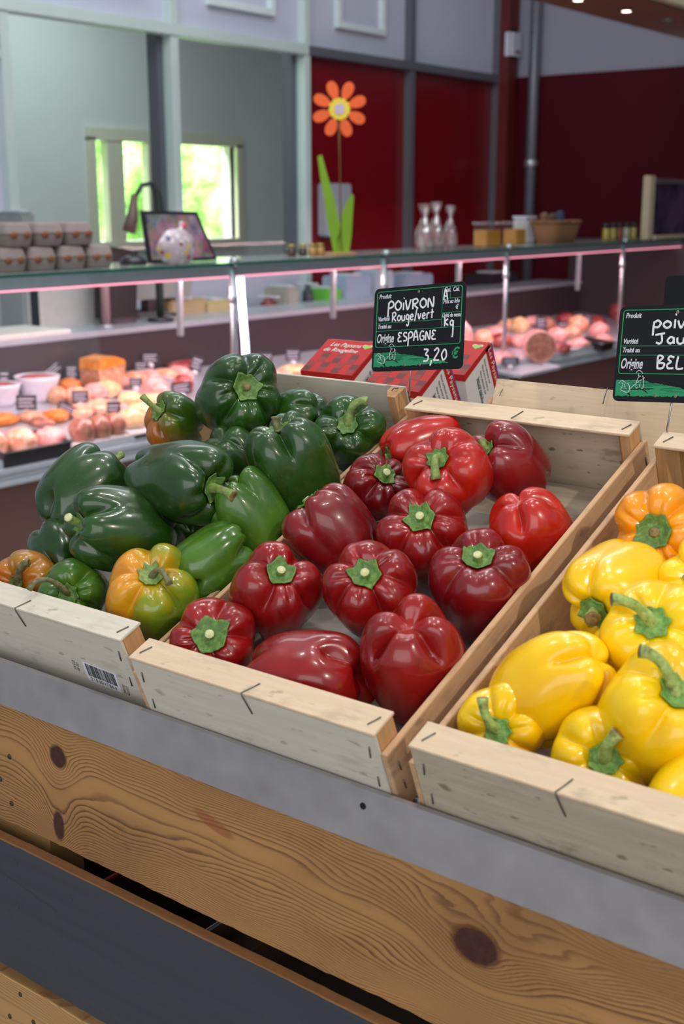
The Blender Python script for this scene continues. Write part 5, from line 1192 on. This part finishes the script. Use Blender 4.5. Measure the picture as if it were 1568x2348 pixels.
def blade(pts_px, name):
    mb = MB(); L_ = [fl(*a) for a in pts_px[0]]; Rr = [fl(*a) for a in pts_px[1]]
    n = len(L_); vs = []
    for a, b in zip(L_, Rr): vs += [a+fdn*.002, b+fdn*.002, b-fdn*.002, a-fdn*.002]
    fs = [(0, 1, 2, 3), tuple((n-1)*4+j for j in (3, 2, 1, 0))]
    for i in range(n-1):
        for j in range(4): fs.append((i*4+j, i*4+(j+1) % 4, (i+1)*4+(j+1) % 4, (i+1)*4+j))
    MB().add(vs, fs).build(name, flat('green_blade', '93bd3a', .45), t)
blade(([(765, 580), (752, 520), (742, 450), (733, 400), (728, 358)], [(790, 580), (780, 520), (765, 450), (750, 400), (738, 355)]), 'leaf')
blade(([(768, 580), (776, 530), (784, 490), (795, 460), (806, 445)], [(800, 580), (806, 540), (808, 500), (810, 470), (811, 448)]), 'leaf')
# cellophane bags
k = NT('cellophane'); k.t.nodes.remove(k.b); o_ = k.obj()
tr_ = k.node('ShaderNodeBsdfTransparent', {0: (1, .95, .95, 1)}); g_ = k.node('ShaderNodeBsdfGlossy', {'Color': (1, 1, 1, 1), 'Roughness': .12}); df = k.node('ShaderNodeBsdfDiffuse', {0: (.75, .66, .64, 1)})
m1 = k.node('ShaderNodeMixShader', {0: .45, 1: g_.outputs[0], 2: df.outputs[0]}); m2 = k.node('ShaderNodeMixShader', {0: k.ramp(k.noise(k.mapv(o_, (50, 50, 14)), 1, 3), [(.42, .05), (.68, .6)]), 1: tr_.outputs[0], 2: m1.outputs[0]})
k.l.new(m2.outputs[0], k.t.nodes['Material Output'].inputs[0]); M['cello'] = k.m; M['sweets'] = flat('pink_brown_sweets', '8c5a55', .5, nscale=60, noise_amt=.3)
for px, h_, w_, lb in [(972, .25, .115, 'tall clear cellophane bag of sweets, leftmost on the shelf'), (998, .26, .10, 'tall clear cellophane bag in the middle, glinting'), (1030, .24, .09, 'slimmer clear cellophane bag with a gathered top, rightmost')]:
    p = shelf(px, .16); t = empty('cellophane_bag', p, lb, 'bag', 'cellophane bags')
    MB().lathe([(w_*.42, 0), (w_*.5, h_*.12), (w_*.46, h_*.4), (w_*.2, h_*.66), (w_*.12, h_*.72), (w_*.28, h_*.9), (w_*.33, h_)], 11).build('wrapper', M['cello'], t); MB().lathe([(w_*.36, .003), (w_*.42, h_*.12), (w_*.36, h_*.34), (w_*.1, h_*.42)], 14).build('sweets', M['sweets'], t, True)
# pasta tubs
M['pasta'] = flat('orange_pasta', 'c48a3c', .6, nscale=70, noise_amt=.25)
for px, lb in [(1116, 'left of the two clear tubs of orange pasta'), (1178, 'right of the two clear tubs of orange pasta, beside the wicker basket')]:
    p = shelf(px, .16); t = empty('pasta_tub', p, lb, 'tub', 'pasta tubs'); w_ = .175 if px < 1150 else .13; h_ = .145
    MB().box((-.05, -w_/2, 0), (.05, w_/2, h_*.9), bev=.008).build('tub', M['jarglass'], t); MB().box((-.046, -w_/2+.004, .003), (.046, w_/2-.004, h_*.68), bev=.006).build('pasta', M['pasta'], t); MB().box((-.055, -w_/2-.004, h_*.9), (.055, w_/2+.004, h_), bev=.004).build('lid', M['cello'], t)
# wicker basket with packets
k = NT('wicker'); o_ = k.obj(); wv = k.node('ShaderNodeTexWave', {'Vector': o_, 'Scale': 60.0, 'Distortion': 1.0}, bands_direction='Z')
k.set(Base_Color=k.mix(wv.outputs['Color'], lin('7a4a2c'), lin('c08a5c')), Roughness=.7); k.bump(wv.outputs['Fac'], .8, .004); M['wicker'] = k.m
p = shelf(1272, .20); t = empty('wicker_basket', p, 'tan wicker basket on the glass shelf beside the pasta tubs', 'basket')
def rect(w_, d_, z_, n=36): return [((math.copysign(abs(math.cos(q))**.4, math.cos(q)))*d_/2, (math.copysign(abs(math.sin(q))**.4, math.sin(q)))*w_/2, z_) for q in (2*PI*j/n for j in range(n))]
n = 36; rs = [rect(.29, .15, 0), rect(.33, .18, .06), rect(.385, .21, .135), rect(.37, .195, .135), rect(.30, .15, .03)]; vs = [v for r_ in rs for v in r_]
fs = [(i*n+j, i*n+(j+1) % n, (i+1)*n+(j+1) % n, (i+1)*n+j) for i in range(4) for j in range(n)]+[tuple(range(n))[::-1], tuple(4*n+j for j in range(n))]
MB().add(vs, fs).build('basket_body', M['wicker'], t, True)
rim = [Vector(v) for v in rect(.385, .21, .137)]; rim.append(rim[0]); MB().tube(rim, .008, 8).build('rim', M['wicker'], t, True)
for i, (dy, tl, c_, lb) in enumerate([(-.10, 25, '8a6a50', 'brown packet leaning left in the wicker basket'), (-.04, 40, 'a08a7a', 'pale packet slanting in the wicker basket'), (.02, 30, '6a5448', 'dark packet in the middle of the wicker basket'), (.07, 10, '4a5a78', 'bluish packet at the right of the wicker basket')]):
    o = MB().box((-.02, -.022, 0), (.02, .022, .17), bev=.006).build('food_packet', flat('packet_%d' % i, c_, .4), None, False, (p.x, p.y+dy, p.z+.034)); o.rotation_euler = (R_(tl), 0, 0); tag(o, lb, 'packet', 'packets in the wicker basket')
p = shelf(1200, .34); t = empty('white_box', p, 'small white box between the pasta tubs and the basket', 'box'); MB().box((-.05, -.07, 0), (.05, .07, .155), bev=.01).build('box_body', M['whitesteel'], t); MB().box((-.052, -.072, .155), (.052, .072, .172), bev=.004).build('lid', M['whitetray'], t)
yj = flat('yellow_mustard', 'a89a3a', .4); rj = flat('red_sauce', '8a2018', .4); wj = flat('pale_sauce', 'a8a898', .4); bl = flat('dark_lid', '1c1a1e', .4)
for px, f_, lb in [(1386, yj, 'yellow mustard jar, leftmost of the five jars'), (1402, yj, 'yellow jar, second of the five jars'), (1416, rj, 'red sauce jar, middle one of the five'), (1432, wj, 'pale sauce jar, fourth of the five jars'), (1448, yj, 'yellow-green jar nearest to the wooden framed case')]:
    jar(px, .16, .052 if px != 1416 else .045, .118, f_, bl, lb, 'sauce jars on the shelf')
# wooden framed case at the right
p = shelf(1500, .12); t = empty('framed_case', p, 'pale wooden framed menu case standing on the shelf, cut by the right edge', 'case')
def fq(px, py): q = at(0, p.x, px, py); return q-p
m_w = flat('pale_wood_frame', 'd0bc9c', .5, nscale=20)
L_ = fq(1475, 560); hgt = fq(1480, 402).z
MB().box((-.03, L_.y, 0), (.03, L_.y+.085, hgt), bev=.006).build('left_stile', m_w, t); MB().box((-.02, L_.y+.088, hgt-.055), (.02, L_.y+.75, hgt-.02), bev=.004).build('top_rail', M['steel'], t); MB().box((-.04, L_.y+.088, 0), (.05, L_.y+.75, .025), bev=.004).build('foot_rail', m_w, t)
k = NT('screen_glass'); k.set(Base_Color=k.ramp(k.noise(k.obj(), 3, 2), [(.4, lin('2c2638')), (.6, lin('5a4a6a'))]), Roughness=.12); MB().box((-.01, L_.y+.09, .026), (.01, L_.y+.75, hgt-.056)).build('glass_panel', k.m, t)
# soap dispenser on the wall
q = at(0, XW+.05, 772, 480); s_ = ppm(q); t = empty('paper_dispenser', (XW-.018, q.y, q.z-.55*110/s_), 'white towel dispenser on the red wall behind the flower', 'dispenser')
MB().box((0, -45/s_/.62*.62, 0), (.10, 45/s_, 118/s_), bev=.012).build('housing', flat('dispenser_white', '9fa0aa', .4), t); MB().box((.02, -30/s_, -.02), (.08, 30/s_, .001)).build('outlet', M['darksteel'], t)
